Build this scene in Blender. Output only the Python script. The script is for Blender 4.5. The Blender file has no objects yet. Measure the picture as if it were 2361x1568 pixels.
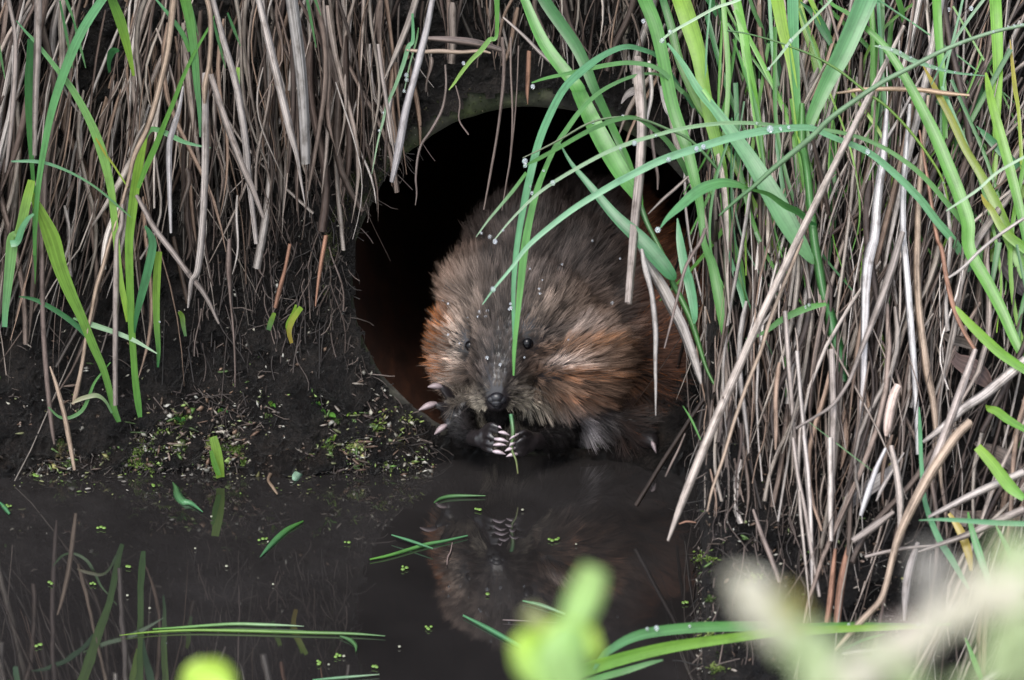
import bpy, bmesh, math, random
import numpy as np
from mathutils import Vector, Matrix, noise as mnoise
from mathutils.bvhtree import BVHTree
random.seed(7); RNG = np.random.default_rng(11)
sc = bpy.context.scene; COL = sc.collection

# ---------------------------------------------------------------- camera, sky, sun, exposure
PITCH = math.radians(20.0); DIST = 4.0
TGT = Vector((0, 0, .0865))
CAM = TGT + DIST*Vector((0, -math.cos(PITCH), math.sin(PITCH)))
FPX = 2361/.75*DIST
cam = bpy.data.cameras.new('camera'); camo = bpy.data.objects.new('camera', cam); COL.objects.link(camo)
camo.location = CAM; camo.rotation_euler = (math.radians(90)-PITCH, 0, 0)
cam.sensor_width = 36; cam.lens = 36*FPX/2361; cam.clip_start = .1; cam.clip_end = 500
cam.dof.use_dof = True; cam.dof.focus_distance = 3.88; cam.dof.aperture_fstop = 13.0
sc.camera = camo
w = bpy.data.worlds.new('World'); sc.world = w; w.use_nodes = True
nt = w.node_tree; bg = nt.nodes['Background']
sky = nt.nodes.new('ShaderNodeTexSky'); sky.sky_type = 'NISHITA'; sky.sun_disc = False
sky.sun_elevation = math.radians(52); sky.sun_rotation = math.radians(200)
hs = nt.nodes.new('ShaderNodeHueSaturation'); hs.inputs['Saturation'].default_value = .42
nt.links.new(sky.outputs[0], hs.inputs['Color']); nt.links.new(hs.outputs[0], bg.inputs[0])
bg.inputs[1].default_value = .15
sl = bpy.data.lights.new('sun', 'SUN'); slo = bpy.data.objects.new('sun', sl); COL.objects.link(slo)
sl.energy = 1.1; sl.angle = math.radians(30); sl.color = (1, .96, .90)
slo.rotation_euler = (math.radians(38), 0, math.radians(-20)); slo.location = (0, -2, 4)
sc.view_settings.view_transform = 'Standard'; sc.view_settings.look = 'None'
sc.view_settings.exposure = 1.2; sc.view_settings.gamma = 1.0
sc.cycles.max_bounces = 8; sc.cycles.transparent_max_bounces = 8

FWD = Vector((0, math.cos(PITCH), -math.sin(PITCH))); UP = Vector((0, math.sin(PITCH), math.cos(PITCH)))
def ray(px, py): return FWD + Vector((1, 0, 0))*((px-1180.5)/FPX) - UP*((py-784)/FPX)
def atT(px, py, t): return CAM + ray(px, py)*t
def atY(px, py, Y):
    r = ray(px, py); return CAM + r*((Y-CAM.y)/r.y)
def atZ(px, py, Z):
    r = ray(px, py); return CAM + r*((Z-CAM.z)/r.z)
def tY(px, py, Y): r = ray(px, py); return (Y-CAM.y)/r.y
M2PX = 2361/.75
def pxw(wpx, t): return wpx/FPX*t      # width in metres of wpx pixels at distance t

# ---------------------------------------------------------------- helpers
TRL = {}
def tag(o, label=None, cat=None, group=None, kind=None):
    if label and 'TRACES' in globals(): TRL[len(TRACES)-1] = label
    if label: o['label'] = label
    if cat: o['category'] = cat
    if group: o['group'] = group
    if kind: o['kind'] = kind
    return o
def empty(name, loc):
    o = bpy.data.objects.new(name, None); COL.objects.link(o); o.location = loc; o.empty_display_size = .01
    return o
def link(name, me, mat, parent=None, base=None):
    o = bpy.data.objects.new(name, me); COL.objects.link(o)
    if mat: me.materials.append(mat)
    if parent is not None:
        o.parent = parent
        if base is None: o.location = -Vector(parent.location) if parent.type == 'EMPTY' else -Vector(parent.location)
    return o
def mesh_np(name, V, F, C=None, UV=None, N=None, smooth=True):
    """V (n,3) F (m,4) or (m,3); C per-vertex colour (n,3); UV per-vertex (n,2)"""
    me = bpy.data.meshes.new(name); k = F.shape[1]
    me.vertices.add(len(V)); me.vertices.foreach_set('co', np.ascontiguousarray(V, dtype=np.float32).ravel())
    me.loops.add(F.size); me.loops.foreach_set('vertex_index', F.astype(np.int32).ravel())
    me.polygons.add(len(F)); me.polygons.foreach_set('loop_start', np.arange(0, F.size, k, dtype=np.int32))
    me.update(calc_edges=True)
    me.polygons.foreach_set('use_smooth', np.full(len(F), smooth))
    if C is not None:
        a = me.color_attributes.new('col', 'FLOAT_COLOR', 'POINT')
        a.data.foreach_set('color', np.hstack([C, np.ones((len(C), 1))]).astype(np.float32).ravel())
    if UV is not None:
        u = me.uv_layers.new(name='UVMap'); u.data.foreach_set('uv', UV[F.ravel()].astype(np.float32).ravel())
    if N is not None:
        me.normals_split_custom_set_from_vertices(N.astype(np.float32))
    return me
class Bag:
    def __init__(s): s.V = []; s.F = []; s.C = []; s.U = []; s.n = 0
    def add(s, V, F, C, U):
        s.V.append(V); s.F.append(F+s.n); s.C.append(C); s.U.append(U); s.n += len(V)
    def mesh(s, name, smooth=True):
        return mesh_np(name, np.vstack(s.V), np.vstack(s.F), np.vstack(s.C), np.vstack(s.U), smooth=smooth)
def catmull(P, n):
    P = np.asarray(P, float); m = len(P)
    if m == 2:
        s = np.linspace(0, 1, n)[:, None]; return P[0]*(1-s)+P[1]*s
    Q = np.vstack([2*P[0]-P[1], P, 2*P[-1]-P[-2]])
    s = np.linspace(0, m-1-1e-6, n); i = s.astype(int); f = (s-i)[:, None]
    a, b, c, d = Q[i], Q[i+1], Q[i+2], Q[i+3]
    return .5*((2*b)+(-a+c)*f+(2*a-5*b+4*c-d)*f**2+(-a+3*b-3*c+d)*f**3)
CAMV = np.array(CAM)
def ribbon(P, W, front=.25, back=0., twist=0., col=(.3, .3, .3), col2=None, closed=True, split=0, u0=None):
    """a strip of leaf or straw: P (n,3) centre line, W widths (m); front/back = bulge of the section in widths"""
    P = np.asarray(P, float); W = np.asarray(W, float); n = len(P)
    T = np.gradient(P, axis=0); T /= np.linalg.norm(T, axis=1)[:, None]+1e-12
    D = CAMV-P; D /= np.linalg.norm(D, axis=1)[:, None]
    S = np.cross(T, D); S /= np.linalg.norm(S, axis=1)[:, None]+1e-9
    D = np.cross(S, T)
    tw = twist if np.ndim(twist) else np.full(n, twist)
    c, s_ = np.cos(tw)[:, None], np.sin(tw)[:, None]
    S, D = S*c+D*s_, D*c-S*s_
    w = W[:, None]
    u0 = random.randint(0, 90) if u0 is None else u0
    L = np.concatenate([[0], np.cumsum(np.linalg.norm(np.diff(P, axis=0), axis=1))])
    if closed:
        ring = [P-S*w/2, P+D*w*front, P+S*w/2, P-D*w*back]; us = [0, .5, 1, .5]
    else:
        ring = [P-S*w/2, P+D*w*front, P+S*w/2]; us = [0, .5, 1]
    k = len(ring); V = np.stack(ring, 1).reshape(-1, 3)
    U = np.stack([np.stack([np.full(n, u0+u), L], 1) for u in us], 1).reshape(-1, 2)
    i = np.arange(n-1)[:, None]*k
    if closed:
        a = np.arange(k)[None]; b = (a+1) % k
    else:
        a = np.arange(k-1)[None]; b = a+1
    F = np.stack([i+a, i+b, i+k+b, i+k+a], -1).reshape(-1, 4)
    c1 = np.array(col); c2 = np.array(col2) if col2 is not None else c1
    f = np.linspace(0, 1, n)[:, None]; C = np.repeat(c1*(1-f)+c2*f, k, axis=0)
    return V, F, C, U

# ---------------------------------------------------------------- materials
def newmat(name):
    m = bpy.data.materials.new(name); m.use_nodes = True; t = m.node_tree
    return m, t, t.nodes['Principled BSDF'], t.nodes, t.links
def node(t, typ, **kw):
    n = t.nodes.new(typ)
    for k, v in kw.items():
        if hasattr(n, k): setattr(n, k, v)
        else: n.inputs[k].default_value = v
    return n
def mapping(t, src, scale):
    m = t.nodes.new('ShaderNodeMapping'); m.inputs['Scale'].default_value = scale; t.links.new(src, m.inputs[0]); return m.outputs[0]
def ramp(t, src, stops):
    r = t.nodes.new('ShaderNodeValToRGB'); e = r.color_ramp.elements
    e[0].position, e[0].color = stops[0][0], (*stops[0][1], 1); e[1].position, e[1].color = stops[-1][0], (*stops[-1][1], 1)
    for p, c in stops[1:-1]:
        x = e.new(p); x.color = (*c, 1)
    t.links.new(src, r.inputs[0]); return r.outputs[0]
def mulcol(t, a, b, fac=1):
    m = t.nodes.new('ShaderNodeMix'); m.data_type = 'RGBA'; m.blend_type = 'MULTIPLY'; m.inputs[0].default_value = fac
    t.links.new(a, m.inputs[6]); t.links.new(b, m.inputs[7]); return m.outputs[2]
def plant_mat(name, rough, transl, stripe, spec=.5, stripes=(26, 9)):
    m, t, b, N, L = newmat(name)
    at = node(t, 'ShaderNodeAttribute', attribute_name='col')
    uv = node(t, 'ShaderNodeUVMap')
    n1 = node(t, 'ShaderNodeTexNoise', Scale=1.0, Detail=3.0)
    L.new(mapping(t, uv.outputs[0], (stripes[0]*.35, stripes[1], 1)), n1.inputs['Vector'])
    n2 = node(t, 'ShaderNodeTexNoise', Scale=1.0, Detail=4.0, Roughness=.65)
    L.new(mapping(t, uv.outputs[0], (1.1, 60, 1)), n2.inputs['Vector'])
    r1 = ramp(t, n1.outputs[0], [(.38, (1-stripe,)*3), (.5, (1, 1, 1)), (.62, (1+stripe*.6,)*3)])
    r2 = ramp(t, n2.outputs[0], [(.3, (1-stripe*1.2, 1-stripe*1.25, 1-stripe*1.3)), (.5, (1, 1, 1)), (.75, (1+stripe*.5,)*3)])
    c = mulcol(t, mulcol(t, at.outputs[0], r1), r2)
    L.new(c, b.inputs['Base Color']); b.inputs['Roughness'].default_value = rough
    b.inputs['Specular IOR Level'].default_value = spec
    bp = node(t, 'ShaderNodeBump', Strength=.25, Distance=.0004); L.new(n1.outputs[0], bp.inputs['Height']); L.new(bp.outputs[0], b.inputs['Normal'])
    if transl:
        tr = node(t, 'ShaderNodeBsdfTranslucent'); L.new(c, tr.inputs[0]); mx = node(t, 'ShaderNodeMixShader'); mx.inputs[0].default_value = transl
        L.new(b.outputs[0], mx.inputs[1]); L.new(tr.outputs[0], mx.inputs[2]); L.new(mx.outputs[0], t.nodes['Material Output'].inputs[0])
    return m
M_STRAW = plant_mat('dry_straw', .46, 0, .5, spec=.45)
M_LEAF = plant_mat('green_leaf', .33, .3, .2, spec=.6)
def attr_mat(name, rough=.6, spec=.4, mult=None, sheen=0):
    m, t, b, N, L = newmat(name); at = node(t, 'ShaderNodeAttribute', attribute_name='col')
    L.new(at.outputs[0], b.inputs['Base Color']); b.inputs['Roughness'].default_value = rough; b.inputs['Specular IOR Level'].default_value = spec
    return m
M_DEBRIS = attr_mat('debris', .45, .5)
M_FUR = attr_mat('fur', .5, .2)
def soil_mat():
    m, t, b, N, L = newmat('wet_soil')
    tc = node(t, 'ShaderNodeTexCoord')
    n1 = node(t, 'ShaderNodeTexNoise', Scale=28.0, Detail=8.0, Roughness=.7); L.new(tc.outputs['Object'], n1.inputs['Vector'])
    n2 = node(t, 'ShaderNodeTexNoise', Scale=330.0, Detail=5.0, Roughness=.7); L.new(tc.outputs['Object'], n2.inputs['Vector'])
    c1 = ramp(t, n1.outputs[0], [(.3, (.0045, .0038, .0036)), (.5, (.011, .0088, .008)), (.68, (.030, .023, .019))])
    c2 = ramp(t, n2.outputs[0], [(.35, (.45, .45, .45)), (.55, (1, 1, 1)), (.72, (2.1, 1.95, 1.8))])
    L.new(mulcol(t, c1, c2), b.inputs['Base Color'])
    b.inputs['Specular IOR Level'].default_value = .4
    r = ramp(t, n1.outputs[0], [(.38, (.18,)*3), (.6, (.6,)*3)])
    sx = node(t, 'ShaderNodeSeparateXYZ'); L.new(tc.outputs['Object'], sx.inputs[0])     # soaked mud near the water line is glossy
    mr = node(t, 'ShaderNodeMapRange'); mr.inputs[1].default_value = .004; mr.inputs[2].default_value = .030; mr.inputs[3].default_value = .25; mr.inputs[4].default_value = 1.; L.new(sx.outputs[2], mr.inputs[0])
    mm = node(t, 'ShaderNodeMath', operation='MULTIPLY'); L.new(r, mm.inputs[0]); L.new(mr.outputs[0], mm.inputs[1]); L.new(mm.outputs[0], b.inputs['Roughness'])
    bp = node(t, 'ShaderNodeBump', Strength=1.0, Distance=.007); L.new(n2.outputs[0], bp.inputs['Height']); L.new(bp.outputs[0], b.inputs['Normal'])
    return m
M_SOIL = soil_mat()
def conc_mat():
    m, t, b, N, L = newmat('mossy_concrete')
    tc = node(t, 'ShaderNodeTexCoord')
    n1 = node(t, 'ShaderNodeTexNoise', Scale=45.0, Detail=6.0, Roughness=.7); L.new(tc.outputs['Object'], n1.inputs['Vector'])
    n2 = node(t, 'ShaderNodeTexNoise', Scale=14.0, Detail=4.0); L.new(tc.outputs['Object'], n2.inputs['Vector'])
    c1 = ramp(t, n1.outputs[0], [(.3, (.008, .007, .006)), (.55, (.03, .027, .021)), (.75, (.10, .09, .07))])
    c2 = ramp(t, n2.outputs[0], [(.42, (1, 1, 1)), (.62, (.55, .85, .22))])
    L.new(mulcol(t, c1, c2), b.inputs['Base Color']); b.inputs['Roughness'].default_value = .85
    bp = node(t, 'ShaderNodeBump', Strength=.8, Distance=.002); L.new(n1.outputs[0], bp.inputs['Height']); L.new(bp.outputs[0], b.inputs['Normal'])
    return m
M_CONC = conc_mat()
def rust_mat():
    m, t, b, N, L = newmat('stained_pipe_inside')
    tc = node(t, 'ShaderNodeTexCoord')
    n1 = node(t, 'ShaderNodeTexNoise', Scale=20.0, Detail=8.0, Roughness=.75); L.new(mapping(t, tc.outputs['Object'], (1, .5, 2.2)), n1.inputs['Vector'])
    L.new(ramp(t, n1.outputs[0], [(.3, (.010, .005, .003)), (.5, (.035, .014, .008)), (.7, (.085, .032, .015))]), b.inputs['Base Color'])
    b.inputs['Roughness'].default_value = .5
    return m
M_RUST = rust_mat()
def water_mat():
    m, t, b, N, L = newmat('murky_water')
    tc = node(t, 'ShaderNodeTexCoord')
    n1 = node(t, 'ShaderNodeTexNoise', Scale=6.0, Detail=7.0, Roughness=.6); L.new(tc.outputs['Object'], n1.inputs['Vector'])
    L.new(ramp(t, n1.outputs[0], [(.35, (.015, .0133, .0130)), (.5, (.0205, .0182, .0177)), (.65, (.030, .027, .0265))]), b.inputs['Base Color'])
    b.inputs['Roughness'].default_value = .025; b.inputs['IOR'].default_value = 1.95
    n2 = node(t, 'ShaderNodeTexNoise', Scale=22.0, Detail=2.0); L.new(mapping(t, tc.outputs['Object'], (1, .45, 1)), n2.inputs['Vector'])
    bp = node(t, 'ShaderNodeBump', Strength=.10, Distance=.0018); L.new(n2.outputs[0], bp.inputs['Height']); L.new(bp.outputs[0], b.inputs['Normal'])
    return m
M_WATER = water_mat()
def simple(name, col, rough=.5, spec=.5, **kw):
    m, t, b, N, L = newmat(name); b.inputs['Base Color'].default_value = (*col, 1); b.inputs['Roughness'].default_value = rough
    b.inputs['Specular IOR Level'].default_value = spec
    n1 = node(t, 'ShaderNodeTexNoise', Scale=kw.get('ns', 300.0), Detail=4.0)
    tc = node(t, 'ShaderNodeTexCoord'); L.new(tc.outputs['Object'], n1.inputs['Vector'])
    L.new(ramp(t, n1.outputs[0], [(.3, tuple(c*.75 for c in col)), (.7, tuple(min(1, c*1.25) for c in col))]), b.inputs['Base Color'])
    return m
M_EYE = simple('black_eye', (.004, .004, .005), .1, .3)
M_NOSE = simple('wet_nose', (.012, .011, .014), .33, .6)
M_CLAW = simple('pale_claw', (.36, .285, .29), .4, .4)
M_CLAW2 = simple('wet_pale_claw', (.56, .46, .49), .3, .5)
M_SKIN = simple('dark_skin', (.017, .0135, .0145), .33, .6)
m, t, b, N, L = newmat('water_drop'); M_DROP = m
b.inputs['Base Color'].default_value = (.92, .95, 1, 1); b.inputs['Transmission Weight'].default_value = .8; b.inputs['Roughness'].default_value = .03; b.inputs['IOR'].default_value = 1.33  # part opaque white, painted in for bright highlights
M_GRASSG = simple('meadow_turf', (.06, .08, .03), .8, .3, ns=30.)

# ---------------------------------------------------------------- the bank as Y(x, z)
PCX, PCZ, PR = (1230-1180.5)/M2PX, 0.0, .1325
PCZ = atY(1230, 640, 0).z
LZ = [-.3, -.02, 0, .03, .06, .10, .15, .22, .30, .36, .42, .46, .50, .53]
LY = [-.12, -.062, -.045, -.036, -.022, -.004, .010, .008, -.012, -.020, .0, .06, .25, .60]
RZ = [-.3, -.03, 0, .36, .42, .46, .50, .53]
RY = [-.62, -.56, -.49, .012, .09, .16, .30, .62]
def sstep(a, b, x): t = np.clip((x-a)/(b-a), 0, 1); return t*t*(3-2*t)
def YL(x, z):
    y = np.interp(z, LZ, LY)
    r = np.hypot(x-PCX, z-PCZ); k = sstep(PR+.004, PR+.035, r)
    return y*k+(-.013)*(1-k)
def WR(x, z):
    return sstep(.1395, .1475, x)
def YB(x, z):
    y = YL(x, z); wr = WR(x, z); return y*(1-wr)+np.minimum(np.interp(z, RZ, RY), y)*wr
GX = np.arange(-500, 2900, 10.); GY = np.arange(-500, 1800, 10.)
def hitmap():
    px, py = np.meshgrid(GX, GY); r = np.zeros(px.shape+(3,))
    r[..., 0] = (px-1180.5)/FPX; v = -(py-784)/FPX
    r[..., 1] = FWD.y+UP.y*v; r[..., 2] = FWD.z+UP.z*v
    T = np.full(px.shape, 4.6); done = np.zeros(px.shape, bool)
    for tt in np.arange(3.3, 4.6, .004):
        x = CAM.x+r[..., 0]*tt; y = CAM.y+r[..., 1]*tt; z = CAM.z+r[..., 2]*tt
        xs = x-.045*np.minimum(y, 0)*(x > .05)
        h = (~done) & ((y > YB(xs, z)) | (z < -.0))
        T[h] = tt; done |= h
    return T
HT = hitmap()
def hit(px, py):
    fx = min(max((px-GX[0])/10, 0), len(GX)-1.01); fy = min(max((py-GY[0])/10, 0), len(GY)-1.01)
    i, j = int(fx), int(fy); a, b = fx-i, fy-j
    return HT[j, i]*(1-a)*(1-b)+HT[j, i+1]*a*(1-b)+HT[j+1, i]*(1-a)*b+HT[j+1, i+1]*a*b
def planeT(px, py):     # the slope of the right bank, carried on over the pipe
    r = ray(px, py); a = 1.394
    return (-.49+a*CAM.z-CAM.y)/(r.y-a*r.z)
def tsurf(px, py, mode):
    if mode == 'R': return min(planeT(px, py), tY(px, py, -.03))
    if mode == 'L': return tY(px, py, -.055)
    if mode == 'H': return hit(px, py)
    return tY(px, py, float(mode))

# ---- build setting
def build_bank():
    step = .0034
    xs = np.concatenate([np.linspace(-6, -.62, 14), np.arange(-.60, .136, step), np.arange(.1365, .150, .0012), np.arange(.151, .62, step), np.linspace(.66, 6, 14)])
    zs = np.concatenate([[-.3, -.15, -.06, -.03], np.arange(-.02, .47, step), [.475, .48, .49, .50, .51, .52, .53]])
    X, Z = np.meshgrid(xs, zs); Y = YB(X, Z); wr = WR(X, Z)
    nx, nz = len(xs), len(zs); V = np.zeros((nz, nx, 3)); RN = np.zeros((nz, nx))
    rr = np.hypot(X-PCX, Z-PCZ); edge = sstep(PR, PR+.03, rr)*(1-wr)+wr
    for j in range(nz):
        for i in range(nx):
            x, y, z = X[j, i], Y[j, i], Z[j, i]
            if abs(x) < .65:
                p = Vector((x, y*.6, z))
                d = mnoise.noise(p*26)*.011+mnoise.noise(p*75)*.0085+mnoise.noise(p*190)*.006
                d = -abs(d)*1.3+.003
                d *= .45+.55*edge[j, i]
                if z < .12: d += (mnoise.noise(Vector((x*14, 2, z*10)))*.024+abs(mnoise.noise(Vector((x*45, 7, z*45))))*-.014)*edge[j, i]*(1-max(z, 0)/.12)
                y += d*.9; x += mnoise.noise(p*60+Vector((9, 1, 1)))*.004*edge[j, i]
            if x > .05: x += .045*min(y, 0)
            V[j, i] = (x, y, z)
            RN[j, i] = mnoise.noise(Vector((X[j, i]*30, Z[j, i]*30, 3)))*.009+mnoise.noise(Vector((X[j, i]*90, Z[j, i]*90, 5)))*.006
    idx = np.arange(nx*nz).reshape(nz, nx)
    F = np.stack([idx[:-1, :-1], idx[:-1, 1:], idx[1:, 1:], idx[1:, :-1]], -1).reshape(-1, 4)
    top_ = sstep(PCZ+.03, PCZ+.11, Z)*sstep(.05, -.05, X-PCX)*.0+sstep(PCZ+.06, PCZ+.12, Z)*.008
    hole = (rr < PR-.002+.0055*sstep(PCZ-.02, PCZ+.06, Z)+top_+np.maximum(RN, -.003)) & (wr < .02)
    keep = ~hole.ravel()[F].any(1)
    me = mesh_np('bank', V.reshape(-1, 3), F[keep]); o = link('bank', me, M_SOIL); tag(o, 'steep dark muddy bank around the drain pipe', 'bank', kind='structure')
build_bank()
def grid_sheet(name, x0, x1, y0, y1, z, mat, n=2, zf=None):
    xs = np.linspace(x0, x1, n); ys = np.linspace(y0, y1, n); X, Y = np.meshgrid(xs, ys)
    Z = np.full(X.shape, z) if zf is None else zf(X, Y)
    idx = np.arange(n*n).reshape(n, n); F = np.stack([idx[:-1, :-1], idx[:-1, 1:], idx[1:, 1:], idx[1:, :-1]], -1).reshape(-1, 4)
    o = link(name, mesh_np(name, np.stack([X, Y, Z], -1).reshape(-1, 3), F), mat); o['kind'] = 'structure'; return o
tag(grid_sheet('water', -6, 6, -1.62, .9, 0, M_WATER, 2), 'still murky brown ditch water', 'water')
tag(grid_sheet('stream_bed', -200, 200, -200, 200, -.31, M_SOIL, 2), 'muddy ground under the ditch', 'ground')
tag(grid_sheet('meadow', -150, 150, .60, 200, .53, M_GRASSG, 2), 'flat meadow above the bank', 'meadow')
tag(grid_sheet('near_bank', -60, 60, -60, -1.2, .2, M_GRASSG, 60, lambda X, Y: np.clip((-1.3-Y)*.5, -.1, .16)+.02*np.sin(X*3)*np.cos(Y*2)), 'grassy near bank of the ditch', 'bank')

# ---- drain pipe
def pipe():
    n = 96; prof = [(.0, PR+.022), (-.006, PR+.018), (-.009, PR+.005), (-.005, PR), (.10, PR), (.30, PR), (.60, PR), (1.2, PR)]
    V = []; C = []
    for k, (y, r) in enumerate(prof):
        for i in range(n):
            a = 2*math.pi*i/n; rj = r
            if k < 4: rj += .0022*mnoise.noise(Vector((math.cos(a)*3.5, math.sin(a)*3.5, k*.4)))+.0012*mnoise.noise(Vector((math.cos(a)*14, math.sin(a)*14, k)))
            V.append((PCX+rj*math.cos(a), y, PCZ+rj*math.sin(a)))
    F = []
    for k in range(len(prof)-1):
        for i in range(n): F.append((k*n+i, k*n+(i+1) % n, (k+1)*n+(i+1) % n, (k+1)*n+i))
    rim = mesh_np('rim', np.array(V[:4*n]), np.array(F[:3*n]))
    bar = mesh_np('barrel', np.array(V[3*n:]), np.array(F[3*n:])-3*n)
    root = empty('drain_pipe', (PCX, 0, PCZ)); tag(root, 'round concrete drain pipe opening in the muddy bank, rusty brown inside', 'drain pipe')
    link('rim', rim, M_CONC, root); link('barrel', bar, M_RUST, root)
    bm = bmesh.new(); bmesh.ops.create_circle(bm, cap_ends=True, segments=48, radius=PR); bmesh.ops.rotate(bm, matrix=Matrix.Rotation(math.pi/2, 3, 'X'), verts=bm.verts)
    bmesh.ops.translate(bm, vec=(PCX, 1.2, PCZ), verts=bm.verts); me = bpy.data.meshes.new('end_blocker'); bm.to_mesh(me); link('end_blocker', me, M_SOIL, root)  # unseen disc added at the far end to keep daylight out
pipe()
# ---------------------------------------------------------------- traced plants: crops of the photograph -> points in space
CR = dict(A=(0, 0, .3979), B=(780, 165.2, .3979), C=(1443.4, 0, .3979), D=(0, 550.6, .3979), F=(1443.4, 550.6, .3979),
          G=(0, 1009.4, .4664), H=(917.6, 1009.4, .6113), E=(871.7, 642.3, .3218), J=(780, 91.8, .2341), K=(367, 780, .2341), I=(1560, 1193, .3393), P=(0, 0, 1.))
def parse(s):
    out = []; c = 'P'
    for tok in s.split():
        sw = ':' in tok
        if sw: c, tok = tok.split(':')
        x, y, w = map(float, tok.split(',')); ox, oy, k = CR[c]; n_ = (ox+x*k, oy+y*k, w*k)
        if sw:
            while len(out) >= 2 and ((n_[0]-out[-1][0])*(out[-1][0]-out[-2][0])+(n_[1]-out[-1][1])*(out[-1][1]-out[-2][1]) <= 0 or math.hypot(n_[0]-out[-1][0], n_[1]-out[-1][1]) < 12): out.pop()
        out.append(n_)
    return np.array(out)
GREEN = dict(g=(.095, .27, .055), t=(.12, .32, .15), y=(.25, .42, .05), d=(.035, .15, .045), p=(.36, .50, .32), s=(.11, .24, .09), o=(.38, .28, .05), b=(.14, .35, .05))  # t is teal with the sky's sheen painted into it
TRACES = []      # (points2d, points3d) for the dew drops
def trace3d(s, mode, off0, off1=None, seg=8, T=None):
    q = parse(s); off1 = off0 if off1 is None else off1
    n = max(10, int(len(q)*5)); Q = catmull(q, n); Q[:, 2] = np.maximum(Q[:, 2], .8)
    if T is None:
        T = np.array([tsurf(a[0], a[1], mode) for a in Q])
        T = np.polyval(np.polyfit(np.linspace(0, 1, n), T, 2 if mode == 'H' else 1), np.linspace(0, 1, n)) if mode in 'HR' else T
        T = T-np.linspace(off0, off1, n)
    P = np.array([atT(a[0], a[1], t) for a, t in zip(Q, T)])
    TRACES.append((Q[:, :2], P, Q[:, 2]/FPX*T))
    return P, Q[:, 2]/FPX*T
def leaf(name, s, mode, off0, off1, c1, c2=None, parent=None, mat=None, fold=-.10, closed=False, twist=None, back=0, ws=1.):
    P, W = trace3d(s, mode, off0, off1); W = W*ws*(.88 if mode == 'R' and ws == 1. and not closed else 1.)
    tw = twist if twist is not None else random.uniform(-.25, .25)
    c1 = GREEN.get(c1, c1); c2 = GREEN.get(c2, c2) if c2 is not None else c1
    j = random.uniform(.88, 1.12); c1 = tuple(v*j for v in c1); c2 = tuple(v*j for v in c2)
    bg_ = Bag(); bg_.add(*ribbon(P, W, fold, back, tw, c1, c2, closed))
    if parent is None or parent.type == 'EMPTY':
        base = Vector(P[0]) if parent is None else Vector(parent.location)
    me = bg_.mesh(name); o = bpy.data.objects.new(name, me); COL.objects.link(o); me.materials.append(mat or M_LEAF)
    me.transform(Matrix.Translation(-base))
    if parent is None: o.location = base
    else: o.parent = parent
    return o
def culm(name, s, mode, off0, off1, c1, c2=None, parent=None):
    return leaf(name, s, mode, off0, off1, c1, c2, parent, closed=True, fold=.5, twist=0, back=.5)
def plant(base2, mode, off, label, cat='grass plant', group=None, name='grass_plant'):
    r = empty(name, atT(*base2, tsurf(*base2, mode)-off)); tag(r, label, cat, group); return r

LM = {'L': [(40, 250, 'at the left frame edge'), (150, 250, 'behind the wide-leaved sedge tuft'), (160, 700, 'below the wide-leaved sedge tuft'), (320, 330, 'behind the folded-leaf tuft'), (330, 720, 'at the foot of the folded-leaf tuft'), (440, 60, 'by the upright shoot at the top'),
             (430, 420, 'below the upright shoot'), (560, 120, 'above the long squared-foot stem'), (580, 450, 'by the long squared-foot stem'), (700, 130, 'by the widest grey stem'), (720, 420, 'below the widest grey stem'), (820, 120, 'beyond the widest grey stem'), (870, 300, 'by the mossy rim'), (960, 120, 'by the wide pale stem')],
      'M': [(1050, 60, 'over the broken level stem'), (1300, 60, 'behind the broad leaf'), (1500, 100, 'behind the two arching blades')],
      'R': [(1620, 120, 'behind the light yellow-green shoot'), (1620, 450, 'by the curled leaf'), (1650, 800, 'against the muskrat flank'), (1700, 1050, 'by the tip of the longest straw'), (1780, 300, 'under the bluish broad leaf'), (1760, 700, 'under the longest straw'),
            (1860, 120, 'by the widest leaf base'), (1880, 560, 'by the main reed culm'), (1930, 880, 'at the main culm foot'), (1850, 1080, 'above the wet mud'), (2010, 250, 'under the dewy stalk'), (2020, 600, 'by the broad whitish straw'), (2040, 930, 'by the pinkish sheath'),
            (2030, 1200, 'by the spear-shaped straw'), (2140, 150, 'by the orange-tan level stem'), (2160, 450, 'behind the long bright leaf'), (2150, 800, 'by the tan upright straw'), (2170, 1150, 'by the jointed brown stem'), (2300, 200, 'by the pale-streaked shoot'),
            (2310, 520, 'by the yellow-edged blade'), (2320, 800, 'by the dark hollow'), (2310, 1060, 'by the bright cut blade'), (2250, 1350, 'behind the blurred flowers')]}
def landmark(kind, x, y): return min(LM[kind], key=lambda q: math.hypot(q[0]-x, (q[1]-y)*.8))[2]
# --- left tufts
r = plant((275, 972), 'L', .01, 'wide-leaved yellow-green sedge tuft by the frame edge, with a broad arching leaf')
leaf('leaf', 'A:185,228,52 180,330,56 173,450,60 172,600,55 175,760,42 185,950,26 197,1120,22 200,1300,24 D:202,60,22 204,180,12 203,262,3', 'L', .035, .02, 'd', 'g', r)
leaf('leaf', 'A:640,-60,45 590,0,50 480,170,55 390,370,55 300,640,45 240,950,35 215,1150,30 205,1300,26 198,1480,16', 'L', .055, .03, 't', 'g', r)
leaf('leaf', 'A:183,1045,42 165,1120,52 150,1180,55 110,1350,55 80,1500,62 D:75,0,68 60,130,62 42,300,48 30,430,36 27,512,30', 'L', .04, .045, 'y', 't', r)
leaf('leaf', 'A:195,1240,14 160,1270,26 125,1330,36 100,1400,40 75,1500,44 D:60,30,40', 'L', .046, .046, 't', 't', r)
leaf('leaf', 'A:180,1110,24 210,1180,50 250,1260,68 300,1370,82 340,1500,92 D:300,0,100 350,170,84 410,320,70 470,450,56 540,620,50 600,760,42 640,900,38 665,1000,38 690,1062,26', 'L', .035, .012, 'y', 'g', r)
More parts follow.
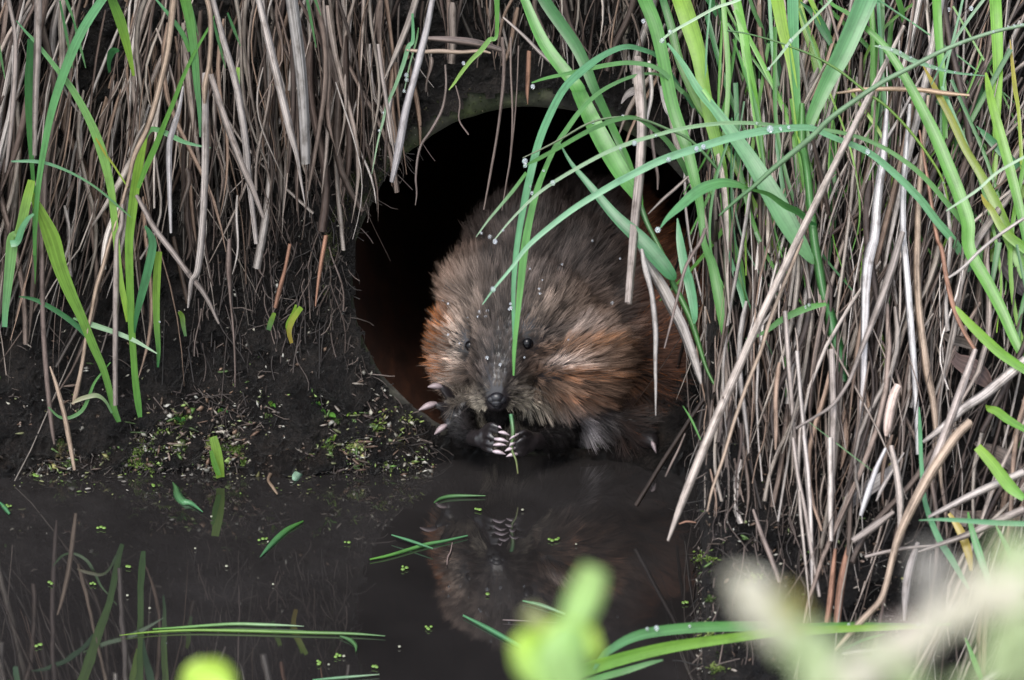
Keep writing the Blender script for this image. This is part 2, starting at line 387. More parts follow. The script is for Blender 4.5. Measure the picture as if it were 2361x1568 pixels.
leaf('leaf', 'D:110,335,6 160,342,16 220,360,25 330,420,30 440,500,32 510,575,20', 'L', .02, .02, 'd', 'd', r)
leaf('dry_leaf', 'D:415,955,8 440,940,20 490,920,26 560,908,26 610,940,16 650,1010,14', 'L', .02, .015, (.33, .26, .16), 's', r)
leaf('leaf', 'D:280,975,8 340,1030,15 400,1037,20 470,1000,22 510,930,20 550,830,14 640,715,6', 'L', .02, .015, 's', 'g', r)
r = plant((322, 962), 'L', .012, 'taller sedge tuft in the mud with an upright yellow-green stem and one leaf folded over')
leaf('stem', 'D:812,1035,26 800,950,40 785,830,40 775,700,38 762,500,42 752,250,46 745,0,50 A:748,1400,50 765,1230,56 790,1040,56 815,900,50 836,800,40 850,765,26', 'L', .015, .03, 'g', 'y', r)
leaf('leaf', 'A:836,790,36 860,758,34 890,748,30 940,762,32 1000,790,30 1060,820,24 1140,842,14 1222,857,3', 'L', .03, .04, 'g', 't', r)
leaf('leaf', 'A:95,120,6 150,185,14 215,255,22 330,400,28 420,520,38 520,700,46 590,880,56 640,1080,46 665,1300,40 690,1568,36 D:715,330,34 745,480,30', 'L', .05, .02, 't', 'y', r)
leaf('leaf', 'D:780,545,10 790,450,28 815,345,44 855,190,50 882,60,52 A:884,1420,48 865,1350,32 840,1310,14', 'L', .02, .03, 'd', 't', r)
leaf('leaf', 'A:1255,60,4 1215,150,12 1130,300,18 1060,450,22 1010,580,26 960,700,28 900,850,35 850,960,32 800,1090,22', 'L', .05, .03, 'g', 'b', r)
leaf('leaf', 'A:555,800,8 610,890,14 660,960,12 740,1085,8', 'L', .035, .03, 'o', 'y', r)
tag(leaf('grass_shoot', 'A:65,935,10 200,935,20 300,955,18 430,1010,14 560,1090,12 680,1190,12 760,1260,6', 'L', .04, .03, 't', 's'), 'thin blue-green grass blade arching nearly level across the dead stems at far left', 'grass blade')
tag(leaf('grass_shoot', 'D:425,460,10 470,475,22 540,500,32 660,540,28 780,590,24 910,665,6', 'L', .02, .02, 's', 'p'), 'pale grey-green blade lying slanted behind the tuft stems above the mud', 'grass blade')
tag(leaf('grass_shoot', 'D:915,745,12 918,640,26 908,500,36 905,350,42 910,200,44 920,75,38', 'L', .01, .02, 'd', 'y'), 'short yellow-green cut shoot standing right of the folded-leaf tuft', 'grass shoot')
tag(leaf('grass_shoot', 'D:1075,565,16 1062,500,26 1055,450,30 1038,422,20', 'L', .0, .01, 's', 'y'), 'tiny olive stub of a cut shoot poking from the dark mud', 'grass shoot')
r = plant((673, 790), 'L', .0, 'bright yellow-green cut stub with two prongs, on the mud left of the pipe', 'grass shoot', name='grass_shoot')
leaf('leaf', 'D:1690,605,20 1675,540,28 1690,480,34 1720,430,34 1745,398,30', 'L', .0, .012, 'o', 'y', r)
leaf('leaf', 'D:1680,560,16 1668,500,26 1700,430,22 1715,382,12', 'L', .0, .008, 'y', 'y', r)
tag(leaf('grass_shoot', 'D:1555,530,26 1570,480,32 1590,430,22', 'L', .0, .008, 's', 'y'), 'dull green stub under a reddish stem, on the mud left of the pipe', 'grass shoot')
r = plant((505, 1095), 'L', .015, 'bright green cut shoot with two prongs standing in the water at the mud edge', 'grass shoot', name='grass_shoot')
leaf('leaf', 'D:1278,1385,48 1268,1310,60 1255,1230,58 1235,1148,46', 'L', .012, .02, 'y', (.3, .5, .1), r)
leaf('leaf', 'D:1270,1370,24 1245,1310,34 1222,1228,20', 'L', .016, .022, 'b', 'b', r)
tag(leaf('grass_shoot', 'A:640,-50,45 650,0,50 700,130,60 740,280,42 775,440,14', 'L', .05, .02, 'g', 'y'), 'broad green blade entering from the top edge between the left dead stems', 'grass shoot')
r = plant((465, 320), 'L', .04, 'upright green grass shoot at top left with a thin side leaf', 'grass plant')
leaf('leaf', 'A:1060,-60,60 1075,0,62 1105,150,52 1125,300,45 1140,480,38 1155,640,24 1160,795,10', 'L', .06, .03, 'b', 't', r)
leaf('leaf', 'A:890,-20,8 990,100,22 1060,200,28 1098,300,18', 'L', .05, .045, 't', 'g', r)
tag(leaf('grass_shoot', 'A:1380,390,20 1378,450,24 1385,530,10', 'L', .01, .02, 'y', 'g'), 'tiny green sprout among dead stems near the top left shoot', 'grass shoot')
tag(leaf('grass_shoot', 'A:635,420,14 632,360,26 650,300,44 690,290,16', 'L', .0, .02, 'd', 'd'), 'small dark green leaf tucked behind the top left dead stems', 'grass shoot')

# --- blades hanging by the pipe mouth
r_ = 'L'
tag(leaf('grass_shoot', 'J:730,-260,22 J:735,0,36 690,70,44 640,240,40 560,460,34 480,640,28 440,800,24 390,1000,16 330,1320,5', r_, .05, .05, 't', 'p'), 'thin dewy blade hanging down just left of the pipe rim', 'grass blade')
tag(leaf('grass_shoot', 'P:1145,-40,14 J:1560,-60,36 1490,0,46 1400,110,48 1300,210,40 1200,340,34 1140,430,24 1088,495,8', r_, .06, .07, 'g', 'y'), 'yellow-tipped green blade pointing down at the top of the pipe mouth', 'grass blade')
tag(leaf('grass_shoot', 'J:790,-120,10 770,0,18 740,110,18 690,300,14 660,450,9 645,520,5', r_, .04, .04, 's', 'p'), 'very thin beaded grass stalk beside the wide pale straw near the pipe', 'grass blade')
# --- right bank: culm plants
r = plant((1950, 880), 'R', .02, 'tall main reed with the widest leaf rising to the top edge and one curled leaf', 'grass plant')
culm('stem', 'C:1020,600,30 1020,830,55 1035,900,48 1050,1000,46 1070,1200,46 1092,1400,50 1120,1568,56 F:1150,350,48 1180,440,66 1210,600,90 1240,700,84 1262,835,44', 'R', .08, .02, 'g', 'd', r)
leaf('leaf', 'C:1440,-200,160 1415,-80,150 1390,0,142 1340,120,132 1260,300,126 1180,450,106 1110,600,86 1060,725,68 1035,830,40', 'R', .09, .08, 't', 'g', r, fold=-.14)
leaf('leaf', 'C:865,-60,80 880,20,84 910,180,74 950,350,54 980,550,44 1000,720,50 1015,840,30', 'R', .07, .08, 'y', 'y', r)
leaf('leaf', 'C:965,-60,76 968,100,74 972,250,68 982,420,58 992,580,44 1012,780,34', 'R', .075, .08, 't', 'g', r)
leaf('leaf', 'C:196,1325,6 240,1265,34 320,1190,64 430,1100,84 550,1060,72 640,1068,52 700,1090,26', 'R', .12, .10, 't', 'g', r, fold=-.2, twist=.5)
leaf('leaf', 'C:690,1085,16 740,1100,26 830,1128,40 920,1190,56 1000,1230,58 1060,1285,44 1105,1305,14', 'R', .10, .06, 'g', 'd', r, fold=-.2, twist=-.7)
leaf('leaf', 'C:240,250,14 330,370,36 420,520,52 520,640,62 620,780,86 720,920,104 830,1100,130 920,1260,138 1000,1400,108 1060,1490,62 1085,1530,18', 'R', .06, .045, 't', 's', r)
leaf('leaf', 'F:1160,378,22 1080,393,40 1000,420,46 900,470,40 820,530,28 740,570,14 690,580,4', 'R', .06, .03, 'g', 's', r)
r = plant((1625, 850), 'R', .03, 'reed plant leaning over the pipe mouth with a broad leaf crossing the muskrat back', 'grass plant')
leaf('leaf', 'P:1190,-50,14 P:1210,0,22 P:1255,100,32 B:1370,70,90 1400,130,96 1470,280,112 1560,450,122 1650,600,112 1720,700,90 1752,790,34', 'R', .06, .05, 'g', 'g', r, fold=-.14)
leaf('leaf', 'P:1240,-50,28 P:1255,0,32 P:1330,110,32 B:1480,90,66 1540,220,56 1600,350,50 1690,560,50 1752,780,24', 'R', .04, .045, 'd', 'g', r)
culm('stem', 'B:1750,775,34 1790,880,30 1840,980,28 1890,1080,26 1930,1190,30 1980,1330,38 2030,1480,44 F:270,255,34 320,350,36 380,480,38 430,640,28 470,760,20 520,860,14', 'R', .05, .015, 's', 'g', r)
leaf('leaf', 'B:1280,410,6 1350,530,25 1450,650,45 1600,830,72 1750,970,102 1850,1080,106 1925,1175,78 1950,1205,26', 'R', .07, .05, 't', 'd', r, fold=-.15)
leaf('leaf', 'B:1965,850,8 1980,980,50 2010,1150,66 2050,1300,60 2065,1400,50 F:360,230,66 385,350,62 398,450,40 395,492,14', 'R', .05, .035, 't', 't', r)
# --- arching dewy blades
tag(leaf('grass_shoot', 'P:1600,250,8 1560,190,10 1523,135,14 1483,115,15 1440,108,17 1390,128,20 1340,165,25 1300,205,24 1266,268,24 1241,332,24 1218,424,24 1202,503,20 1190,583,18 1184,663,14 1184,742,10 1185,800,6', 'R', .04, .10, 't', 't', twist=0, ws=.72), 'left one of the two narrow blades hanging together in front of the muskrat face', 'grass blade')
tag(leaf('grass_shoot', 'P:1620,270,8 1580,215,10 B:1860,20,18 1740,20,22 1620,60,26 1500,130,30 1400,230,35 1320,340,36 1260,430,36 1200,560,36 1150,690,45 1110,850,50 1080,1020,56 1060,1200,50 1040,1400,36 P:1186,800,12 1184,866,5', 'R', .04, .105, 's', 'g', twist=0, ws=.8), 'right one of the two narrow blades in front of the muskrat face, ending above its nose', 'grass blade')
tag(leaf('grass_shoot', 'P:1226,191,4 1260,180,8 1330,165,11 1400,150,12 1460,145,12 1520,160,12 1575,215,10', 'R', .10, .05, 'g', 's'), 'short arching blade with a drop at its tip over the pipe mouth', 'grass blade')
tag(leaf('grass_shoot', 'B:1080,545,8 1150,510,24 1280,440,27 1400,370,30 1500,320,30 1620,275,32 1740,258,30 C:60,685,26 150,740,30 240,820,34 310,920,40 360,1020,30', 'R', .12, .03, 'g', 's'), 'middle arching blade bowing left over the pipe mouth below the topmost arch', 'grass blade')
tag(culm('grass_stalk', 'B:1068,500,5 1180,448,9 1300,385,11 1450,300,12 1600,265,12 1750,275,14 1900,330,16 P:1600,330,7 1680,420,8', 'R', .11, .04, (.28, .30, .2), 's'), 'thin brownish stalk ending in two hanging drops over the dark pipe mouth', 'grass stalk')
tag(leaf('grass_shoot', 'B:900,980,6 1000,860,13 1130,730,19 1250,640,22 1400,550,24 1550,470,26 1700,410,28 1900,350,30 C:150,790,25 300,750,26 450,725,26 600,712,24 760,715,24 900,733,26 1050,742,26 1200,760,26 1350,795,26 1500,860,28 1650,960,32 1750,1050,34 1850,1165,34 1960,1300,40 2080,1500,40', 'R', .13, .07, 'p', 'g'), 'upper of the two long dewy blades arching from the right to the muskrat crown', 'grass blade')  # pale sheen painted into the blade colour
tag(leaf('grass_shoot', 'B:835,1350,5 900,1260,14 1000,1140,21 1100,1010,31 1250,880,36 1400,770,40 1600,650,44 1800,550,46 C:0,1030,46 200,930,50 400,862,52 600,800,52 800,758,52 950,742,46 1070,742,40 1200,795,38 1400,880,42 1550,1000,46 1700,1150,50 1800,1280,52 1900,1400,54 2000,1568,56', 'R', .14, .07, (.26, .50, .30), (.16, .40, .18), fold=-.2), 'lower and thicker long beaded blade arching from the right to the muskrat forehead', 'grass blade')  # sheen put into this paler green as colour
tag(leaf('grass_shoot', 'B:1090,585,22 1020,680,24 950,765,20 870,860,14 798,958,4', 'R', .11, .11, 'g', 'p'), 'pale pointed leaf tip hanging above the muskrat crown', 'grass blade')
tag(culm('grass_stalk', 'C:2400,120,20 2306,145,22 2130,185,22 1950,245,24 1800,310,26 1650,390,28 1480,480,30 1330,580,30 1180,690,32 1080,790,34 960,890,34 850,980,30 740,1080,25 640,1160,22 540,1250,10', 'R', .16, .14, 'p', 's'), 'long pale dewy stalk crossing from the right edge in front of everything', 'grass stalk')
tag(leaf('grass_shoot', 'C:2360,885,18 2306,910,18 2150,1000,20 2050,1090,18 1950,1160,18 1855,1222,8', 'R', .15, .13, 'p', 'p'), 'pale thin blade slanting in from the right edge at mid height', 'grass blade')
tag(culm('grass_stalk', 'C:585,178,12 700,195,9 850,235,11 950,270,12 1100,330,14 1250,420,15 1400,540,15 1500,610,16 1620,730,16 1730,870,16 1830,1030,14 1870,1180,10', 'R', .13, .06, 's', 'y'), 'hair-thin green stalk curving across the wide leaf on the right', 'grass stalk')
tag(leaf('grass_shoot', 'C:2100,-40,20 2070,0,20 1980,120,20 1900,240,20 1830,370,16 1770,490,6', 'R', .13, .12, 'p', 't'), 'thin dewy blade slanting down from the top edge near the right corner', 'grass blade')
tag(leaf('grass_shoot', 'C:1440,265,8 1530,285,28 1590,312,32 1650,345,32 1750,380,26 1900,420,18 2085,440,5', 'R', .14, .12, 'p', 't'), 'short pale leaf strung with a row of tiny drops at upper right', 'grass blade')
tag(leaf('grass_shoot', 'C:195,245,14 260,190,18 400,110,20 520,45,20 640,5,20 720,-40,18', 'R', .10, .10, 'p', 'p'), 'pale thin blade with a large drop near the top edge right of centre', 'grass blade')
tag(leaf('grass_shoot', 'C:815,410,6 900,310,18 960,230,20 1060,130,18 1160,30,16 1220,-40,16', 'R', .14, .13, 'p', 'p'), 'pale thin blade crossing the vertical green leaves near the top edge', 'grass blade')
U = [ # upright leaves of the right bank
('C:90,-60,100 110,0,100 170,150,100 210,320,92 240,480,92 280,650,92 350,850,86 400,1050,72 430,1200,56 450,1400,42 480,1568,48 F:500,150,68 540,350,78 570,520,62 590,655,10', .05, .02, 'g', 'g', 'broad green leaf running from the top edge down to the right rim of the pipe'),
('C:300,-60,130 320,0,130 370,150,130 420,320,112 450,500,92 490,700,92 530,850,80 560,1000,70 580,1200,52 610,1380,50 650,1568,50 F:660,150,50 680,350,42 690,425,18', .04, .01, 'y', 'g', 'light yellow-green shoot of several folded leaves beside the pipe mouth'),
('C:200,-60,50 215,0,52 260,150,60 300,320,60 360,480,56 430,620,56 520,750,52 600,900,46 690,1080,44 760,1220,46 820,1330,46 870,1450,34 892,1568,14', .03, .01, 'd', 'y', 'dark green leaf turning yellow lower down, slanting right behind the light shoot'),
('C:620,-60,60 640,0,62 680,200,66 710,400,66 740,560,62 770,750,52 790,950,46 810,1150,32 825,1310,10', .05, .02, 'b', 'b', 'bright upright leaf a little left of the main reed culm'),
('C:1415,-60,36 1420,0,38 1430,250,34 1430,450,38 1440,700,42 1450,950,36 1445,1110,12', .04, .02, 'b', 'g', 'narrow upright green leaf just right of the widest leaf'),
('C:1478,-60,46 1480,0,46 1478,300,48 1480,500,42 1470,700,36 1460,870,14', .035, .02, 'g', 'd', 'darker narrow leaf standing close beside the one right of the widest leaf'),
('C:1795,-60,64 1800,0,66 1810,200,62 1830,400,52 1845,600,42 1850,800,36 1870,1100,24 1880,1480,8', .05, .02, 'b', 'g', 'upright green leaf crossed by the long pale stalk at upper right'),
('C:2135,-60,86 2140,0,86 2150,200,82 2155,400,72 2150,600,62 2140,900,42 2130,1200,36 2120,1568,28', .05, .02, 'b', 'y', 'wide pale-streaked green shoot near the right edge at the top'),
('C:1160,-20,16 1200,28,24 1290,80,30 1400,170,40 1500,270,52 1600,420,62 1700,600,76 1790,780,90 1860,950,96 1920,1100,98 1980,1280,100 2040,1450,92 F:1990,60,90 2100,265,88 2180,420,80 2250,580,70 2340,760,54', .10, .03, 'g', 'b', 'long bright leaf sweeping from the top down to the right edge'),
('C:1720,380,8 1760,450,26 1800,530,40 1880,680,52 1960,850,56 2060,1020,62 2150,1200,80 2230,1400,90 2320,1600,90', .06, .03, 'o', 'b', 'yellow-tipped leaf slanting down beside the long bright leaf'),
('C:2085,420,14 2100,500,46 2120,600,60 2170,780,72 2230,1000,72 2290,1250,62 2340,1500,50', .07, .04, 'y', 'g', 'green blade near the right edge below the dew-strung leaf'),
('C:2058,1125,6 2080,1170,34 2120,1220,48 2200,1350,62 2306,1568,72 F:2360,90,80', .05, .04, 'o', 'b', 'yellow-edged blunt blade at the right edge at mid height'),
('C:2225,230,6 2240,380,26 2255,520,34 2275,650,26 2290,900,26 2300,1200,24', .06, .03, 'o', 'y', 'orange-tipped thin blade close to the right edge'),
('C:1010,10,10 1050,45,30 1090,80,58 1150,180,66 1190,270,30 1215,400,20', .03, .03, 'd', 'd', 'dark green curved leaf behind the top of the wide leaf'),
('C:1000,-40,30 1030,130,52 1090,300,72 1130,500,62 1170,700,52 1190,850,46 1200,960,20', .03, .01, 'y', 'd', 'light leaf standing behind the base of the widest leaf'),
('C:2085,460,8 2070,500,28 2030,600,60 1960,750,62 1910,900,46 1898,1010,10', .03, .02, 'd', 'd', 'dark green pointed leaf in shade near the right edge'),
('C:2030,730,6 2090,790,50 2170,870,70 2260,960,60 2340,1040,40', .04, .03, 't', 'd', 'short dark bluish leaf leaning right at the right edge'),
('F:1910,390,8 1930,420,36 1980,480,58 2080,580,72 2180,670,72 2306,755,62 2380,800,50', .08, .05, 'y', 'b', 'bright green blade slanting to the right edge over the brown leaves'),
('F:2085,965,10 2105,985,46 2150,1000,62 2210,1045,62 2320,1110,40', .07, .05, 'y', 'b', 'short bright leaf with blunt yellow tip at the right edge, above the cut blade'),
('F:2035,1205,62 2120,1300,82 2220,1430,90 2330,1570,90 H:2361,230,30', .09, .07, 'y', 'b', 'bright cut blade with a square end at the lower right edge'),
('F:1698,975,8 1703,1080,26 1705,1150,30 1700,1300,30 1718,1450,30 H:1975,110,20 1990,250,24 2040,380,30 2090,460,30 2150,570,14', .05, .06, 't', 't', 'long narrow bluish leaf curving down the lower right bank'),
('H:1965,311,4 2040,308,14 2100,310,20 2250,320,25 2420,326,25', .10, .10, 't', 't', 'level green blade coming in from the right edge low down'),
('H:2078,285,16 2120,350,38 2150,430,38 2162,500,14', .06, .05, 'o', 'o', 'yellow withered blade low on the right bank'),
('H:2150,280,8 2160,330,22 2190,430,36 2235,560,22', .07, .06, 'g', 't', 'short green blade beside the yellow withered blade'),
('H:2255,330,8 2290,400,24 2320,470,22 2345,540,14', .07, .06, 'g', 'g', 'short green blade nearest the right edge low down'),
('H:2140,755,8 2165,820,22 2180,860,26 2200,910,22', .06, .06, 'g', 'g', 'small green blade near the bottom edge on the right bank'),
('H:1835,738,6 1760,760,14 1685,795,14', .05, .05, 'g', 'd', 'small dark green blade under the two long bent blades'),
('F:330,968,4 380,1050,15 432,1165,8', .03, .03, 'g', 'g', 'small green blade at the right end of the pipe floor'),
('F:1055,1058,4 1200,1170,8 1320,1262,8 1425,1342,4', .05, .05, 's', 's', 'hair-thin green blade slanting over the dead stems, low on the right bank'),
('F:585,35,6 605,110,26 635,220,36 670,330,36 692,445,14', .03, .01, 't', 't', 'small bluish leaf right of the pipe mouth at mid height'),
('C:820,240,30 850,300,44 900,440,52 950,570,40 990,680,14', .02, .02, 'd', 'd', 'shaded green leaf left of the main culm'),
('C:440,-50,40 500,20,60 560,140,50 590,260,36 600,300,8', .02, .01, 'd', 'd', 'shaded dark leaf behind the light shoot near the top edge'),
('C:1560,-60,40 1585,20,44 1600,80,36 1602,130,8', .03, .03, 'g', 'g', 'green leaf tip showing at the top edge right of the widest leaf'),
('C:700,-60,20 740,60,30 790,170,26 810,260,6', .04, .03, 's', 's', 'thin blade leaning right from the top edge left of the main culm'),
('C:1170,690,40 1185,850,46 1200,1000,44 1195,1300,50 1180,1500,46 F:1175,130,14', .02, .01, 'g', 'd', 'green stem in shade just right of the main culm'),
('P:1690,90,4 1715,160,10 1745,260,12 1760,380,10 1790,520,8', .05, .03, 'g', 's', 'thin leaf behind the bright upright leaf'),
('F:750,-40,26 790,60,30 800,160,24 800,200,8', .02, .01, 's', 'd', 'short dull green leaf among the dead stems right of the pipe'),
('F:2160,20,46 2140,140,40 2120,260,30 2110,310,10', .03, .02, 's', 'd', 'dull green stem by the dark hollow at the right edge'),
('H:740,872,12 770,830,30 800,800,36 880,755,46 980,730,50 1150,714,50 1350,712,46 1500,716,46 1700,712,40 1900,709,28 2085,705,10', .14, .06, 't', 'b', 'upper of two long bent blades reaching left across the bottom of the bank'),
('H:560,950,60 600,916,62 720,872,62 850,832,60 1000,795,56 1150,770,50 1300,750,46 1450,732,46 1600,724,38 1800,716,30 2000,712,14', .15, .07, 'b', 'y', 'lower of two long bent blades, passing behind the blurred yellow bud'),
('H:700,925,26 780,900,32 860,878,30 950,850,20 1000,838,6', .13, .13, 'g', 's', 'short blade under the two long bent blades at the bottom edge'),
]
for s, o0, o1, c1, c2, lb in U:
    tag(leaf('grass_shoot', s, 'R', o0, o1, c1, c2, fold=-.16, ws=.8), lb, 'grass blade')
# a loose scatter of further thin blades on the right bank
for i in range(64):
    x0 = random.uniform(1620, 2500); y0 = random.uniform(-80, 300)+(350 if x0 > 2200 and i % 3 == 0 else 0); L_ = random.uniform(260, 640); dx = random.gauss(40, 110)
    wv = random.uniform(4, 14); b_ = random.gauss(0, 50)
    s = f'P:{x0},{y0},{wv} {x0+dx*.35+b_},{y0+L_*.4},{wv} {x0+dx*.7+b_},{y0+L_*.75},{wv*.8} {x0+dx},{y0+L_},{wv*.3}'
    tag(leaf('grass_shoot', s, 'R', random.uniform(.0, .06), random.uniform(.0, .02), random.choice('gdbbgyt'), random.choice('gdgby')), ('bowed ' if abs(b_) > 30 else '')+('long' if L_ > 450 else 'short' if L_ < 340 else 'mid-length')+(' broader' if wv > 11 else ' narrow')+' green blade rising '+landmark('R', x0+dx*.5, y0+L_*.5), 'grass blade', 'slender blades on the right bank')
for i in range(10):
    x0 = random.uniform(-60, 800); y0 = random.uniform(-60, 40); L_ = random.uniform(60, 160)
    tag(leaf('grass_shoot', f'P:{x0},{y0},4 {x0+15},{y0+L_*.5},7 {x0+30},{y0+L_},2', 'L', .02, .02, 'd', 's'), 'small dark green blade tip at the top edge, '+landmark('L', x0, y0+60), 'grass blade', 'small blade tips at the top left')
# --- floating pieces on the water
def floater(s, c1, c2, label, name='floating_shoot', cat='floating blade', z=.0015, closed=True, mat=None):
    q = parse(s); n = max(8, len(q)*5); Q = catmull(q, n); P = np.array([atZ(a[0], a[1], z) for a in Q])
    T = np.array([tY(a[0], a[1], p[1]) for a, p in zip(Q, P)]); W = np.maximum(Q[:, 2], 1)/FPX*T
    TRACES.append((Q[:, :2], P, W)); bg_ = Bag(); c1 = GREEN.get(c1, c1); c2 = GREEN.get(c2, c2)
    bg_.add(*ribbon(P, W*1.1, .12, .1, 0, c1, c2, True)); me = bg_.mesh(name); me.transform(Matrix.Translation(-Vector(P[0])))
    o = bpy.data.objects.new(name, me); COL.objects.link(o); me.materials.append(mat or M_LEAF); o.location = P[0]; tag(o, label, cat); return o
floater('G:755,946,6 900,938,13 1140,922,17 1300,925,17 1420,928,10 1502,932,3', 'b', 'p', 'upper of two long blades floating side by side on the lower left water')
floater('G:590,977,3 760,960,10 950,952,13 1200,955,17 1500,963,17 1750,970,14 1905,980,4', 'y', 's', 'lower and longer of two blades floating side by side on the lower left water')
floater('G:1680,980,6 1730,1000,20 1758,1028,16 1760,1058,4', 's', 's', 'small curved blade hanging off the end of the long floating blade')
floater('G:1285,590,4 1330,540,22 1380,490,30 1430,450,26 1500,412,8', 't', 'g', 'small pointed leaf floating on the water below the mud shelf')
floater('G:1828,602,8 1930,580,15 2100,530,19 2200,510,14 2312,484,8', 'b', 't', 'longer arm of a crossed pair of green twigs floating left of the reflection')
floater('G:1935,480,6 2030,510,15 2140,548,8', 't', 't', 'short arm of the crossed pair of green twigs floating left of the reflection', z=.004)
floater('G:2145,322,6 2180,300,16 2250,288,18 2400,287,5', 's', 's', 'faint curved blade floating below the muskrat hands')
floater('H:245,670,8 340,720,18 420,765,18 505,810,10', 't', 't', 'straight bluish blade floating left of the blurred yellow bud')
floater('H:470,615,5 540,632,15 630,665,8', 't', 'p', 'short pale blade floating above the blurred yellow bud')
floater('G:1545,1198,8 1700,1185,14 1875,1170,4', 't', 'p', 'blade floating at the bottom edge beside the blurred bud')
floater('G:853,218,3 870,250,26 880,285,40 905,318,38 945,325,22 1003,367,4', 's', 't', 'pale green crumpled leaf floating by the mud edge')
floater('D:1718,1245,6 1732,1270,20 1745,1305,36 1735,1350,46 1712,1385,44 1700,1400,14', (.4, .62, .45), (.4, .62, .45), 'pale mint-green petal-shaped leaf floating at the mud edge', cat='floating leaf', name='floating_leaf')
floater('E:280,1200,12 330,1188,26 400,1170,30 525,1143,8', 't', 's', 'green blade floating by the left foot of the muskrat')
floater('E:560,1065,16 600,1130,50 640,1190,60 672,1250,40', (.07, .12, .05), (.07, .12, .05), 'dull green leaf floating left of the muskrat hands', cat='floating leaf', name='floating_leaf')
floater('E:1945,1290,14 2010,1285,26 2050,1275,24 2100,1245,8', (.42, .42, .55), (.4, .4, .5), 'pale curled scrap floating at the right end of the pipe floor', cat='floating scrap', name='floating_scrap')
floater('P:0,1158,4 10,1170,10 22,1185,6', 't', 't', 'tiny leaf piece floating at the far left edge', cat='floating leaf', name='floating_leaf')
floater('D:1310,1368,8 1400,1335,10 1480,1310,6', (.2, .15, .11), (.2, .15, .11), 'thin brown stick floating right of the green cut shoot', 'floating_stick', 'floating stick', mat=M_STRAW)
floater('D:1575,1180,22 1595,1250,30 1600,1310,26 1555,1390,16 1580,1440,18 1608,1480,10', (.30, .19, .13), (.33, .24, .17), 'bent reddish-brown stick floating at the mud edge', 'floating_stick', 'floating stick', mat=M_STRAW)
floater('D:2110,1115,30 2050,1150,30 1985,1190,34', (.26, .13, .09), (.28, .15, .1), 'stubby reddish stick lying at the pipe end of the mud edge', 'floating_stick', 'floating stick', z=.008, mat=M_STRAW)
floater('K:1590,980,14 1700,1060,18 1850,1100,14 2000,1110,10', (.13, .1, .07), (.13, .1, .07), 'thin dark root lying on the water below the stubby stick', 'floating_stick', 'floating stick', mat=M_STRAW)
floater('K:1740,1200,6 1900,1130,12 2050,1090,14 2300,1045,10', (.13, .11, .09), (.13, .1, .09), 'long thin dark twig on the water reaching toward the pipe floor', 'floating_stick', 'floating stick', mat=M_STRAW)
floater('K:2040,925,10 2140,925,24 2250,940,30 2345,990,12', (.36, .36, .48), (.36, .36, .46), 'pale grey curl of sheath at the mud edge beside the pipe', 'floating_scrap', 'floating scrap', z=.01, mat=M_STRAW)
floater('H:395,687,3 460,690,5 600,697,3', (.22, .17, .16), (.22, .17, .16), 'hair-thin dead stalk floating behind the blurred bud', 'floating_stick', 'floating stick', mat=M_STRAW)
floater('H:205,395,3 198,430,5 188,450,5 185,478,3', (.3, .22, .2), (.3, .22, .2), 'thin curled rootlet floating left of the reflection', 'floating_stick', 'floating stick', mat=M_STRAW)
